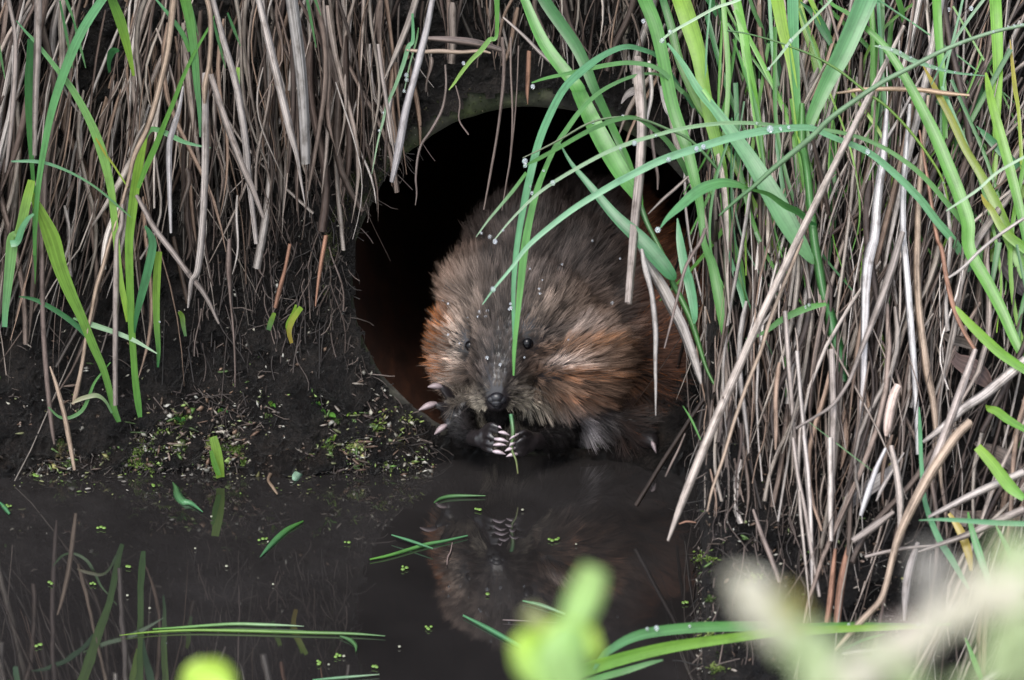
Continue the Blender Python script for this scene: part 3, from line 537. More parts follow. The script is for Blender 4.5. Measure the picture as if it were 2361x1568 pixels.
# ---------------------------------------------------------------- dead stems
STR = [(.34, .275, .235), (.24, .18, .15), (.44, .375, .33), (.10, .07, .058), (.28, .19, .14), (.52, .46, .42), (.15, .11, .09), (.07, .05, .042), (.38, .32, .27)]
def stemcol(bright=None):
    c = np.array(random.choice(STR)); j = random.uniform(.6, 1.35); return tuple(c*j)
def straw_obj(s, mode, o0, o1, c1, label, c2=None, group=None, back=.15, front=.22):
    o = leaf('dead_straw', s, mode, o0, o1, c1, c2 or tuple(.85*v for v in c1), mat=M_STRAW, closed=True, fold=front, back=back, twist=random.uniform(-.4, .4))
    return tag(o, label, 'dead stem', group)
PALE = (.47, .41, .375); MID = (.33, .275, .245); DK = (.20, .15, .13); RED = (.34, .18, .12); WARM = (.42, .31, .23)
S_ = [
('A:1480,-60,34 1500,0,36 1560,250,46 1620,500,46 1680,750,46 1720,900,26 1745,1050,16 1768,1185,5', 'L', .07, .05, PALE, 'pale wide dead stem left of centre top, narrowing to a hanging point'),
('A:1680,-60,66 1690,0,70 1730,300,70 1758,600,62 1772,950,52', 'L', .08, .07, (.36, .33, .31), 'widest grey dead stem with a square cut end, left of the pipe'),
('A:1220,-60,28 1235,0,30 1300,250,36 1370,500,42 1420,800,42 1450,1100,32 1487,1412,28', 'L', .07, .05, PALE, 'long pale dead stem with a squared foot, hanging over the dark mud'),
('A:1220,430,34 1300,680,42 1400,950,42 1465,1100,36 1525,1262,22', 'L', .08, .07, MID, 'dead stem slanting right to a broken tip over the dark mud'),
('A:1010,-60,46 1000,50,42 960,350,36 870,700,36 780,900,30 735,1080,20', 'L', .06, .04, WARM, 'tan dead stem slanting left past the top left green shoot'),
('A:30,-60,26 50,0,27 90,250,26 75,600,32 45,900,22 30,1000,10', 'L', .06, .04, MID, 'kinked grey dead stem near the left edge'),
('A:225,-60,46 222,0,46 216,300,46 205,600,36 200,900,26', 'L', .05, .04, MID, 'upright grey-brown stem crossed by the long green leaf at upper left'),
('A:790,1130,24 850,1240,30 900,1330,34 1000,1460,34 1080,1568,32 D:1100,210,34 1190,330,28 1268,492,14', 'L', .04, .02, MID, 'smooth dead stem slanting down right from the folded-leaf tuft'),
('A:1190,420,40 1190,700,42 1190,900,44 1185,1100,42 1170,1350,42 1145,1568,40 D:1110,250,30 1090,400,12', 'L', .06, .03, PALE, 'long upright pale stem in the middle of the left thatch'),
('A:1062,500,12 1035,640,28 1005,740,38 980,850,38 982,1100,30 990,1350,16', 'L', .07, .05, (.5, .46, .45), 'whitish curled sheath in the middle of the left thatch'),
('A:1190,-40,30 1215,60,32 1222,200,30 1212,380,30 1190,500,40 1185,600,20', 'L', .07, .065, WARM, 'pale stem bending down beside the top left green shoot'),
('P:283,470,8 280,520,12 D:680,20,34 672,300,36 670,500,34 668,700,32 670,965,30', 'L', .03, .02, MID, 'straight grey stem standing between the two left tufts down to the mud'),
('P:300,400,6 278,480,8 D:640,0,22 600,150,26 560,280,26 530,430,24 500,570,20 470,760,24 440,900,30 425,960,18', 'L', .03, .015, WARM, 'brown stem leaning left, foot on the mud between the two left tufts'),
('P:104,400,9 101,480,12 D:245,0,34 245,200,32 250,500,30 270,800,30 300,1080,28 315,1190,14', 'L', .03, .01, DK, 'long dark stem running down to the water at the far left'),
('D:290,740,10 330,860,24 370,1010,28 400,1160,30 432,1340,20', 'L', .03, .03, WARM, 'tan broken stem with its foot in the water at far left'),
('D:1330,0,24 1325,160,40 1330,260,26 1335,350,16 1350,500,14 1362,700,12 1362,860,6', 'L', .03, .02, DK, 'thin dark stem with a yellowish joint hanging over the mud shelf'),
('D:1680,30,20 1650,180,22 1620,290,28 1595,400,24', 'L', .03, .02, RED, 'reddish-orange stem above the dull green stub'),
('D:1890,-20,26 1865,120,26 1845,250,20 1828,390,8', 'L', .03, .02, RED, 'reddish stem hanging at the left rim of the pipe'),
('D:0,-60,8 0,0,5 -10,200,20', 'L', .03, .03, MID, 'grey stem at the left frame edge'),
('B:230,-160,20 250,0,22 290,250,24 325,495,8', 'L', .05, .06, MID, 'narrow dead stem meeting the wide pale stem at the pipe rim'),
('P:1004,-40,12 985,60,15 968,130,18 B:450,0,40 390,230,46 350,450,46 310,640,26', 'L', .07, .08, (.44, .40, .40), 'wide pale stem hanging over the upper left rim of the pipe'),
('B:1000,-200,14 1000,0,13 1010,250,13 1000,480,13 975,640,11 948,805,4', 'L', .06, .06, DK, 'thin brown stem hanging in the pipe mouth down to the muskrat back'),
('B:1045,-150,9 1035,100,9 1020,300,9 1002,470,8', 'L', .062, .06, DK, 'thin stem joining the longer thin one in the pipe mouth'),
('B:950,-200,20 960,0,22 930,300,16 880,600,15 843,800,8', 'L', .06, .06, DK, 'dark brown stem hanging in the pipe mouth, leftmost of the three long ones'),
('B:620,-40,12 625,80,13 605,210,17 545,330,18 475,440,16 450,600,14 455,700,10 447,775,4', 'L', .05, .05, (.22, .17, .15), 'wavy rootlet hanging inside the upper left of the pipe mouth'),
('B:680,80,8 705,180,10 700,280,10 755,365,9', 'L', .04, .04, DK, 'small hooked rootlet at the top of the pipe mouth'),
('B:1105,-120,28 1100,0,28 1095,120,22 1098,190,4', 'L', .05, .05, RED, 'reddish stem tip hanging at the top of the pipe mouth'),
('J:670,100,20 720,105,34 850,118,40 1000,112,44 1200,122,40 1400,110,34 1500,130,20', 'L', .05, .045, WARM, 'level broken stem lying across above the pipe'),
('P:980,88,8 1040,92,16 1100,100,18 1165,118,10', 'L', .035, .03, DK, 'darker level stem just above the broken one over the pipe'),
('B:1740,-80,60 1742,30,72 1760,300,62 1745,600,60 1720,850,56 1700,1100,50 1680,1342,44', 'R', .05, .06, (.40, .33, .29), 'flat grooved stem hanging over the muskrat flank with a ragged square end'),
('B:1800,-60,26 1815,120,26 1790,260,22 1760,420,16', 'R', .04, .04, PALE, 'pale stem beside the top of the grooved hanging stem'),
('B:1810,320,20 1830,480,20 1850,600,18 1850,685,8', 'R', .02, .02, DK, 'short dark stem hanging at the upper right rim of the pipe'),
('B:2025,610,18 1950,680,20 1880,740,18 1795,825,8', 'R', .02, .02, MID, 'short stem slanting down left at the right rim of the pipe'),
('F:90,60,20 115,180,38 145,300,28 160,400,32 172,550,30 170,700,22 172,860,16 172,1025,4', 'R', .06, .06, (.38, .34, .31), 'thin grey leaf hanging straight down in front of the muskrat flank'),
('F:80,50,30 150,180,56 220,300,74 280,420,70 330,520,64 385,670,56 420,780,40 435,840,12', 'R', .04, .03, (.34, .30, .27), 'broad withered grey leaf slanting across the muskrat flank'),
('F:460,-60,20 430,20,22 385,90,22 340,180,20 300,330,18 270,450,16 222,635,8', 'R', .07, .07, DK, 'thin dark stem slanting down left over the muskrat flank'),
('P:2085,60,8 2040,150,12 2010,210,14 1975,280,16 1880,470,17 1760,720,19 1650,970,22 1580,1140,20 1540,1247,6', 'R', .10, .07, (.55, .46, .40), 'longest pale straw slanting from upper right to a tip over the water'),
('F:1020,0,24 960,160,22 900,300,22 830,480,24 780,650,24 700,850,24 620,1080,24 560,1280,22 500,1450,20 470,1580,10', 'R', .08, .05, WARM, 'second long straw, parallel to and right of the longest pale straw'),
('P:2045,250,10 2036,360,18 2024,450,22 F:1440,-20,62 1420,60,66 1400,150,66 1388,300,56 1380,600,46 1372,850,40 1350,1050,32 1310,1300,28 1285,1550,14', 'R', .06, .03, (.50, .46, .45), 'broad whitish upright straw in the middle of the right bank'),
('P:2098,240,8 2088,360,13 2082,450,15 F:1605,-20,40 1612,60,42 1630,250,42 1645,450,42 1665,700,40 1680,950,34 1690,1250,26', 'R', .065, .03, (.50, .47, .46), 'whitish upright straw right of the broad one'),
('P:2140,220,8 2126,360,13 2118,460,15 F:1688,0,40 1685,200,40 1700,450,46 1740,750,50 1780,950,40 1810,1250,36 1830,1450,14', 'R', .05, .03, WARM, 'tan upright straw right of the two whitish ones'),
('P:2120,300,5 2140,420,9 F:1800,-20,28 1830,60,28 1860,240,30 1900,400,30 1950,520,26 2020,640,22', 'R', .05, .05, RED, 'brown kinked stem meeting another at a joint on the right'),
('F:2025,640,28 1950,850,46 1880,1050,52 1790,1280,52 1700,1460,50 1640,1600,40', 'R', .09, .07, (.46, .38, .34), 'thick pale stem slanting down left from the joint on the right'),
('F:2320,700,60 2200,800,62 2080,900,60 1960,980,56 1850,1080,46 1720,1180,20', 'R', .05, .04, PALE, 'grey straw bundle slanting in from the right edge'),
('H:2160,-60,34 2100,0,36 2000,150,40 1925,290,36 1880,400,28 1840,560,24 1815,620,24 1740,700,26 1650,800,12', 'R', .09, .07, WARM, 'long jointed brown stem bending down left to the bottom of the right bank'),
('F:1580,850,46 1555,900,56 1530,1000,58 1515,1100,48 1508,1145,20', 'R', .08, .07, (.66, .50, .43), 'short pinkish pale sheath standing out on the right bank'),
('C:1220,540,14 1290,530,20 1350,520,26 1500,515,28 1700,520,30 1850,540,30 1990,552,16', 'R', .06, .06, (.52, .36, .24), 'level orange-tan stem on the upper right bank'),
('F:1870,225,14 1950,170,20 2050,70,20 2160,-20,20 C:2306,1265,20', 'R', .09, .10, (.62, .55, .50), 'bright pale straw slanting up to the right edge'),
('F:985,1100,16 1100,1030,18 1200,960,22 1290,830,22 1360,650,28 1440,450,40 1530,200,50 1600,-40,40', 'R', .07, .05, MID, 'bent grey straw sweeping across the middle of the right bank'),
('F:920,420,30 940,700,32 960,950,26 980,1200,22 1000,1450,20 1010,1580,16', 'R', .05, .03, MID, 'long slim straw left of the dark green culm foot'),
('F:990,650,24 1010,900,24 1035,1150,26 1050,1400,26 1065,1590,16', 'R', .055, .03, PALE, 'slim straw beside the long slim one'),
('F:1190,640,42 1195,850,44 1200,1000,46 1195,1200,42 1190,1400,40 1185,1600,36', 'R', .06, .04, MID, 'flat straw standing under the dark green culm foot'),
('F:1610,1240,10 1540,1350,20 1480,1450,26 1450,1520,10', 'R', .05, .05, PALE, 'short straw low on the right bank'),
('H:1630,0,20 1632,150,22 1632,280,20 1634,390,16', 'R', .05, .04, (.46, .40, .36), 'straight straw with a squared end low on the right bank'),
('H:1490,0,12 1510,150,16 1540,300,18 1560,430,18 1590,600,12', 'R', .05, .03, MID, 'slim dark straw low on the right bank'),
('H:1530,-10,14 1545,120,16 1555,300,18 1560,450,16 1562,570,8', 'R', .055, .03, PALE, 'pale slim straw with a dark foot low on the right bank'),
('H:1340,270,10 1370,360,18 1410,460,20 1440,545,16', 'R', .04, .03, DK, 'dark straw slanting over the mud low on the right bank'),
('H:1860,30,18 1885,150,28 1895,260,26 1890,370,10', 'R', .06, .06, (.5, .42, .37), 'pale spear-shaped straw low on the right bank'),
('H:1840,40,12 1800,130,20 1770,220,24 1745,295,14', 'R', .07, .06, (.5, .47, .47), 'whitish short straw left of the spear-shaped one'),
('H:1715,390,24 1790,340,30 1870,280,16', 'R', .05, .05, MID, 'grey broken flat piece lying level low on the right bank'),
('H:1700,400,14 1680,500,28 1665,600,30 1655,705,26', 'R', .03, .03, RED, 'reddish wet stem above the long bent blades'),
('H:1650,420,14 1640,520,22 1630,620,26 1618,700,22', 'R', .025, .03, RED, 'second reddish wet stem above the long bent blades'),
('I:1640,170,30 1590,330,60 1560,500,60 1545,700,16', 'R', .06, .05, (.38, .33, .31), 'grey split stick beside the jointed brown stem'),
('I:1280,270,22 1400,240,26 1560,210,26 1750,190,18', 'R', .06, .06, MID, 'level thin stick with a knobbed end on the lower right bank'),
('I:1130,925,16 1250,910,26 1450,890,20', 'R', .05, .05, (.45, .38, .36), 'level pale stick near the bottom edge under the bent blades'),
('I:2400,900,50 2250,1010,60 2120,1100,60 2000,1200,40', 'R', .13, .12, (.66, .58, .54), 'bright pale stem crossing the lower right corner'),
('H:2361,270,30 2250,320,32 2150,365,26 2050,400,18 1960,430,8', 'R', .07, .06, MID, 'grey straw slanting from the right edge low down'),
('H:2361,130,30 2200,200,30 2080,260,24 2000,300,12', 'R', .06, .06, PALE, 'pale straw slanting from the right edge above the grey one'),
('E:2200,1110,10 2150,1230,16 2100,1330,16 2058,1420,10', 'R', .02, .02, DK, 'thin dark stalk with a knob dipping to the water right of the muskrat'),
('H:1060,325,4 1090,316,8 1125,320,4', 'R', .02, .02, RED, 'short curled reddish rootlet over the water edge'),
('P:1160,40,5 1210,85,8 1260,135,9 1325,180,7', 'R', .02, .02, MID, 'slim straw slanting behind the broad green leaf above the pipe'),
]
for s, md, o0, o1, c1, lb in S_: straw_obj(s, md, o0, o1, c1, lb)
for s, c1, lb in [('F:2170,60,30 2200,130,110 2260,200,150 2310,290,120 2330,340,30', (.075, .06, .062), 'dark curled dead leaf in the hollow at the frame edge'),
                  ('F:1880,640,20 1920,700,90 1990,740,130 2060,800,120 2110,860,40', (.13, .085, .075), 'brown folded dead leaf in the hollow above the blunt bright leaf'),
                  ('F:1820,540,16 1880,580,60 1960,600,70 2030,640,20', (.17, .14, .12), 'small grey crumpled leaf over the brown folded one'),
                  ('F:2020,1180,20 2090,1220,90 2180,1260,110 2260,1330,90 2320,1400,20', (.12, .09, .075), 'withered brown leaf behind the bright cut blade'),
                  ('H:1660,300,14 1700,250,50 1760,200,70 1830,150,60 1870,100,14', (.19, .17, .165), 'grey flattened leaf slanting up low on the steep slope'),
                  ('H:2080,260,14 2120,300,60 2200,310,80 2290,300,60 2361,280,20', (.16, .12, .10), 'brown flat leaf under the level green blade'),
                  ('B:1640,185,8 1670,140,40 1715,110,58 1745,110,20', (.30, .26, .24), 'small grey cupped leaf beside the broad green leaf base'),
                  ('B:1870,80,16 1890,150,50 1915,220,58 1930,265,16', (.33, .30, .28), 'pale hanging oval leaf over the pipe rim')]:
    o = leaf('withered_leaf', s, 'R', .03 if s[0] == 'B' else .012, .025, c1, tuple(.8*v for v in c1), mat=M_STRAW, fold=-.22, twist=random.uniform(-.5, .5)); o.name = 'dead_foliage'; tag(o, lb, 'dead leaf'); o['kind'] = 'thing'
NS = len(S_)
# --- generated thatch. each stem: (x, y0, length, dx, width, offset)
def gen_stem(side):
    if side == 'L':
        x = random.uniform(-260, 1000); y0 = random.uniform(-140, 250) if random.random() < .8 else random.uniform(200, 480)*(x < 560)
        e = np.interp(x, [-260, 0, 300, 420, 520, 640, 760, 860, 930, 1000], [960, 980, 900, 700, 640, 560, 560, 470, 330, 220])
        y1 = e*random.uniform(.6, 1.08); L_ = min(y1-y0, random.uniform(260, 900))
        if L_ < 60: y0 = -120; L_ = y1-y0
        lean = np.interp(x, [-260, 250, 500, 800, 1000], [-.22, -.22, .0, .02, -.05])+random.gauss(0, .13)
    elif side == 'M':
        x = random.uniform(960, 1640); y0 = random.uniform(-140, 60)
        y1 = np.interp(x, [960, 1100, 1400, 1500, 1640], [170, 150, 190, 260, 420])*random.uniform(.6, 1.12); L_ = max(50, y1-y0); lean = random.gauss(-.02, .2)
    else:
        x = random.uniform(1625, 2750); y0 = random.uniform(-200, 1100)
        L_ = random.uniform(260, 900); lean = np.interp(x, [1560, 1800, 2100, 2400], [.02, -.05, -.14, -.28])+random.gauss(0, .13)
        y1 = y0+L_
        if y1 > 1330 and x < 2000: L_ = max(80, 1300-y0+random.uniform(-100, 60))
        if x < 1760: lean = max(lean, (1632-x)/max(L_, 1)+random.gauss(.0, .03))
        if random.random() < .14 and x > 1900: lean *= 3; L_ = min(L_, 260)
        if x < 1960+random.gauss(0, 60) and y0+L_ > 1120: L_ = random.uniform(1000, 1230)-y0
        if L_ < 60: y0 = random.uniform(300, 700); L_ = 350
    wd = random.choice([3, 4, 5, 6, 7, 8, 9, 10, 12, 14, 17, 21])*random.uniform(.7, 1.1)
    return x, y0, L_, lean, wd
def stem_geo(side, x, y0, L_, lean, wd):
    n = 10; s = np.linspace(0, 1, n); k = random.gauss(0, .05)*L_; kk = random.gauss(0, .025)*L_
    X = x+lean*L_*s+k*np.sin(s*math.pi)+kk*np.sin(s*math.pi*2); Y = y0+L_*s
    if random.random() < .2:
        kn = random.randint(2, 5); X[kn:] += (np.arange(n-kn))*random.gauss(0, .03)*L_
    off = random.uniform(.0, .042) if side != 'M' else random.uniform(.0, .03)
    T = np.array([tsurf(a, b, 'H') for a, b in zip(X, Y)])
    if side != 'R' or True:
        T = np.polyval(np.polyfit(s, T, 1), s); 
    if side != 'R':
        T = np.minimum(T, np.array([tY(a, b, -.012) for a, b in zip(X, Y)]))
    T = T-off-np.linspace(0, random.uniform(-.004, .01), n)
    P = np.array([atT(a, b, t) for a, b, t in zip(X, Y, T)])
    P[:, 2] = np.maximum(P[:, 2], .002)
    W = wd*np.interp(s, [0, .1, .75, 1], [.6, 1, .85, random.choice([.08, .15, .4, .9])])/FPX*T
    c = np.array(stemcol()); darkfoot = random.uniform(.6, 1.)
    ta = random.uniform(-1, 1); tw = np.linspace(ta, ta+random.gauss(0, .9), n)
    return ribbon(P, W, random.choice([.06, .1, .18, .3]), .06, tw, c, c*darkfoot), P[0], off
NB = dict(L=470, M=75, R=840)
HOLES = [(2300, 830, 90, 130), (2060, 1250, 70, 70), (2330, 600, 60, 80), (1800, 1130, 90, 60), (1700, 640, 40, 70), (2230, 1180, 60, 60), (90, 720, 60, 70), (250, 60, 50, 60), (960, 60, 60, 60), (560, 330, 30, 90)]
def in_hole(X, Y):
    return any((((X-h[0])/h[2])**2+((Y-h[1])/h[3])**2 < 1).any() for h in HOLES)
items = []
for sd, nb in NB.items():
    for i in range(nb):
        a = gen_stem(sd)
        xs_ = a[0]+a[3]*a[2]*np.linspace(0, 1, 8); ys_ = a[1]+a[2]*np.linspace(0, 1, 8)
        if in_hole(xs_, ys_) and random.random() < .72: continue
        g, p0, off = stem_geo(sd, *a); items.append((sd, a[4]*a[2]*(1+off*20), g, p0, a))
inframe = [it for it in items if -20 < it[4][0] < 2380 and it[4][1] < 1500]
inframe.sort(key=lambda t: -t[1]); tops = inframe[:235]; ids = set(id(t) for t in tops)
LBS = dict(L='dry grey-brown dead stem hanging down the bank left of the pipe', M='dry dead stem hanging above the top of the pipe mouth', R='dry grey-brown dead stem lying down the slope of the right bank')
GRP = dict(L='dead stems hanging left of the pipe', M='dead stems above the pipe mouth', R='dead stems on the right bank')
def stem_label(sd, g, a):
    x, y0, L_, lean, wd = a; c = np.array(g[2])[:4].mean(0); lum_ = c.mean()
    wdt = 'hair-thin' if wd < 6 else 'slim' if wd < 11 else 'medium-wide' if wd < 17 else 'broad'
    shade = 'pale' if lum_ > .33 else 'dark' if lum_ < .15 else ('tan' if c[0] > 1.5*c[2] else 'grey-brown' if lum_ > .22 else 'dull brown')
    ln = 'nearly upright' if abs(lean) < .07 else ('tipped toward the pipe' if (lean > 0) == (sd == 'L') else 'tipped from the pipe')
    return f"{'long' if L_ > 420 else 'short' if L_ < 230 else 'mid-length'} {wdt} {shade} stem, {ln}, {landmark(sd, x+lean*L_*.5, y0+L_*.5)}"
for sd, _, g, p0, a in tops:
    b_ = Bag(); b_.add(*g); me = b_.mesh('dead_straw'); me.transform(Matrix.Translation(-Vector(p0)))
    o = bpy.data.objects.new('dead_straw', me); COL.objects.link(o); me.materials.append(M_STRAW); o.location = p0
    tag(o, stem_label(sd, g, a), 'dead stem', GRP[sd])
b_ = Bag()
for it in items:
    if id(it) not in ids: b_.add(*it[2])
# the fine thatch behind: thinner, denser stems, colour darkened to paint shade into the gaps
for i in range(2300):
    sd = random.choice('LLRRRM'); x, y0, L_, lean, wd = gen_stem(sd); wd *= .55; L_ *= random.uniform(.3, .8)
    if sd == 'L': y0 += random.uniform(0, 300)*(x < 560)
    n = 6; s = np.linspace(0, 1, n); X = x+(lean+random.gauss(0, .15))*L_*s; Y = y0+L_*s
    if in_hole(X, Y) and random.random() < .75: continue
    T = np.polyval(np.polyfit(s, [tsurf(a, b, 'H') for a, b in zip(X, Y)], 1), s)-random.uniform(-.006, .014)
    P = np.array([atT(a, b, t) for a, b, t in zip(X, Y, T)]); P[:, 2] = np.maximum(P[:, 2], .002)
    if sd != 'R':
        rr = np.hypot(P[:, 0]-PCX, P[:, 2]-PCZ)
        if (rr < PR+.004).any() and sd == 'L': continue
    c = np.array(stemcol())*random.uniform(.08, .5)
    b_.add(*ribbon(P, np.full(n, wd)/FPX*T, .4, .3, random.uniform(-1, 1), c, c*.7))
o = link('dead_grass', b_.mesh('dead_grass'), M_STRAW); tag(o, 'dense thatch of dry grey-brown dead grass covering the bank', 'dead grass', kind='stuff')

# ---------------------------------------------------------------- mud surface litter
def litter():
    fb = Bag(); sp = Bag()
    def where():
        r = random.random()
        if r < .55: return random.uniform(-250, 1000), 1085-abs(random.gauss(0, 150))
        if r < .68: return random.uniform(500, 960), random.uniform(150, 800)
        if r < .9: return random.uniform(1605, 2100), random.uniform(900, 1600)
        return random.uniform(1605, 2600), random.uniform(0, 1600)
    for i in range(9500):        # fine roots and fibres
        px, py = where(); t = hit(px, py)-random.uniform(-.002, .007); p = np.array(atT(px, py, t))
        if np.hypot(p[0]-PCX, p[2]-PCZ) < PR+.003 and p[0] < .128: continue
        a = random.gauss(math.pi/2, .7); L_ = random.uniform(.004, .026); c_ = random.gauss(0, .7)
        ss = np.linspace(0, 1, 5); ang = a+c_*(ss-.5); d = np.stack([np.cos(ang), np.random.default_rng(i).normal(0, .25, 5), -np.sin(ang)], 1)
        P = p+np.cumsum(d*L_/5, 0); P[:, 2] = np.maximum(P[:, 2], -.001)
        k = random.choice([.15, .25, .4, .7, 1.1, 2.]); c = np.array([.075, .058, .05])*k
        fb.add(*ribbon(P, np.full(5, random.uniform(.0003, .0009)), .5, .4, 0, c))
    for i in range(7500):        # pale flecks: seeds, duckweed, husks
        px, py = where()
        if i % 3 == 0 and px < 1000: py = 1082-abs(random.gauss(0, 75))+20*math.sin(px/70)
        t = hit(px, py)-random.uniform(.001, .007); p = np.array(atT(px, py, t))
        if np.hypot(p[0]-PCX, p[2]-PCZ) < PR+.003 and p[0] < .128: continue
        brown = i % 4 == 0
        if not brown and mnoise.noise(Vector((px/60, py/40, 1.5))) < random.uniform(-.45, .1): continue
        low = py > 900 and px < 1100
        r = random.random()
        c = np.array(random.choice([(.45, .42, .34), (.3, .28, .24), (.5, .48, .42), (.16, .13, .11)])) if r < (.62 if low else .92) else np.array(random.choice([(.12, .24, .05), (.25, .36, .10), (.34, .40, .18), (.38, .36, .14)]))
        if i % 4 == 0: c = np.array(random.choice([(.09, .06, .04), (.13, .08, .05), (.05, .04, .035), (.2, .13, .09)]))*1.3
        c = c*random.uniform(.35, 1.0); R_ = random.choice([.0005, .0007, .0009, .0012, .0017, .0024, .0034])*random.uniform(.7, 1.1)
        if not low: R_ *= .7
        q = RNG.normal(size=(6, 3)); base = np.array([[1, 0, 0], [-1, 0, 0], [0, 1, 0], [0, -1, 0], [0, 0, .5], [0, 0, -.5]], float)
        ax = RNG.normal(size=3); ax /= np.linalg.norm(ax); M = np.array(Matrix.Rotation(random.uniform(0, 6.28), 3, Vector(ax)))
        V = (base*[1, random.uniform(.4, 1), .5])@M.T*R_+p
        F = np.array([[0, 2, 4, 4], [2, 1, 4, 4], [1, 3, 4, 4], [3, 0, 4, 4], [2, 0, 5, 5], [1, 2, 5, 5], [3, 1, 5, 5], [0, 3, 5, 5]])
        sp.add(V, F[:, :3], np.tile(c, (6, 1)), np.zeros((6, 2)))
    tag(link('root_fibres', fb.mesh('root_fibres'), M_DEBRIS), 'tangle of fine dark roots on the mud of the bank', 'root fibres', kind='stuff')
    tag(link('plant_litter', sp.mesh('plant_litter'), M_DEBRIS), 'scatter of pale seeds, husks and duckweed flecks on the mud', 'plant litter', kind='stuff')
litter()
def moss_mats():       # green moss cushions on the wet mud by the water
    b_ = Bag()
    cs = [(random.uniform(20, 960), 1070-abs(random.gauss(0, 55)), random.uniform(10, 34)) for _ in range(34)]+[(random.uniform(1615, 1760), random.uniform(1250, 1560), random.uniform(8, 20)) for _ in range(8)]
    for cx, cy, r_ in cs:
        hue = np.array(random.choice([(.10, .16, .03), (.16, .24, .05), (.07, .11, .03), (.22, .28, .08), (.12, .10, .05)]))
        for i in range(int(r_*5)):
            px = cx+random.gauss(0, r_*.55); py = cy+random.gauss(0, r_*.35); t = hit(px, py)-.003
            p = np.array(atT(px, py, t)); p[2] = max(p[2], .001)
            if np.hypot(p[0]-PCX, p[2]-PCZ) < PR and px < 1000: continue
            d = np.array([random.gauss(0, .7), -.6, random.gauss(.6, .5)]); d /= np.linalg.norm(d); L_ = random.uniform(.0012, .004)
            b_.add(*ribbon(p+np.linspace(0, 1, 3)[:, None]*d*L_, np.array([.0008, .0011, .0003])*random.uniform(.7, 1.5), .4, .3, 0, hue*random.uniform(.4, 1.3)))
    tag(link('wet_moss', b_.mesh('wet_moss'), M_DEBRIS), 'green moss clumps on the wet mud by the water edge', 'moss', kind='stuff')
moss_mats()
def scraps():       # torn bits of leaf, bark and husk lying on the mud
    b_ = Bag()
    for i in range(620):
        if i % 5: px, py = random.uniform(-100, 960), 1085-abs(random.gauss(0, 110))
        else: px, py = random.uniform(1610, 2000), random.uniform(1150, 1580)
        t = hit(px, py)-random.uniform(.002, .008); L_ = random.uniform(8, 38); a = random.uniform(0, math.pi); w_ = random.uniform(3, 9)
        s = np.linspace(-.5, .5, 6); X = px+np.cos(a)*L_*s; Y = py+np.sin(a)*L_*s*.6; Z = np.array([atT(x, y, t+random.uniform(-.002, .002)) for x, y in zip(X, Y)])
        if np.hypot(Z[0, 0]-PCX, Z[0, 2]-PCZ) < PR+.004 and px < 1000: continue
        c = np.array(random.choice([(.16, .10, .07), (.10, .07, .05), (.26, .19, .15), (.07, .05, .045), (.3, .26, .22), (.10, .17, .05), (.19, .2, .1)]))*random.uniform(.5, 1.1)
        b_.add(*ribbon(Z, np.array([.2, .8, 1, .9, .7, .15])*w_/FPX*t, .2, .1, random.uniform(-.6, .6), c))
    for i in range(420):      # dark root strands hanging over the mud face
        px, py = (random.uniform(430, 960), random.uniform(330, 800)) if i % 3 else (random.uniform(1610, 1980), random.uniform(1020, 1420))
        L_ = random.uniform(40, 170); dx = random.gauss(0, .18)*L_; n = 8; s = np.linspace(0, 1, n)
        X = px+dx*s+random.gauss(0, 6)*np.sin(s*5+i); Y = py+L_*s; T = np.array([hit(x, y) for x, y in zip(X, Y)])-random.uniform(.002, .012)
        P = np.array([atT(x, y, t) for x, y, t in zip(X, Y, T)]); P[:, 2] = np.maximum(P[:, 2], .001)
        if (np.hypot(P[:, 0]-PCX, P[:, 2]-PCZ) < PR+.003).any() and px < 1000: continue
        c = np.array([.075, .056, .048])*random.choice([.25, .4, .7, 1.2, 2])
        b_.add(*ribbon(P, np.full(n, random.uniform(1.2, 4.5))/FPX*T, .5, .4, 0, c))
    for i in range(700):      # bits washed up against the mud, lying on the water
        px = random.uniform(20, 1010); py = 1062+12*math.sin(px/83)+abs(random.gauss(0, 1))**1.5*16; p = np.array(atZ(px, py, .0012)); L_ = random.uniform(.0008, .0045); a = random.uniform(0, 3.14)
        dv = np.array([math.cos(a), math.sin(a), 0])*L_; Z = p+np.linspace(-.5, .5, 4)[:, None]*dv
        c = np.array(random.choice([(.10, .07, .05), (.3, .27, .2), (.2, .3, .08), (.34, .36, .16), (.06, .05, .045), (.40, .37, .33)]))*random.uniform(.4, 1)
        b_.add(*ribbon(Z, np.array([.4, 1, .9, .3])*min(L_*.6, random.uniform(.0006, .0018)), .25, .1, 0, c))
    tag(link('leaf_scraps', b_.mesh('leaf_scraps'), M_STRAW), 'torn leaf and bark scraps and dark root strands on the mud', 'leaf scraps', kind='stuff')
scraps()
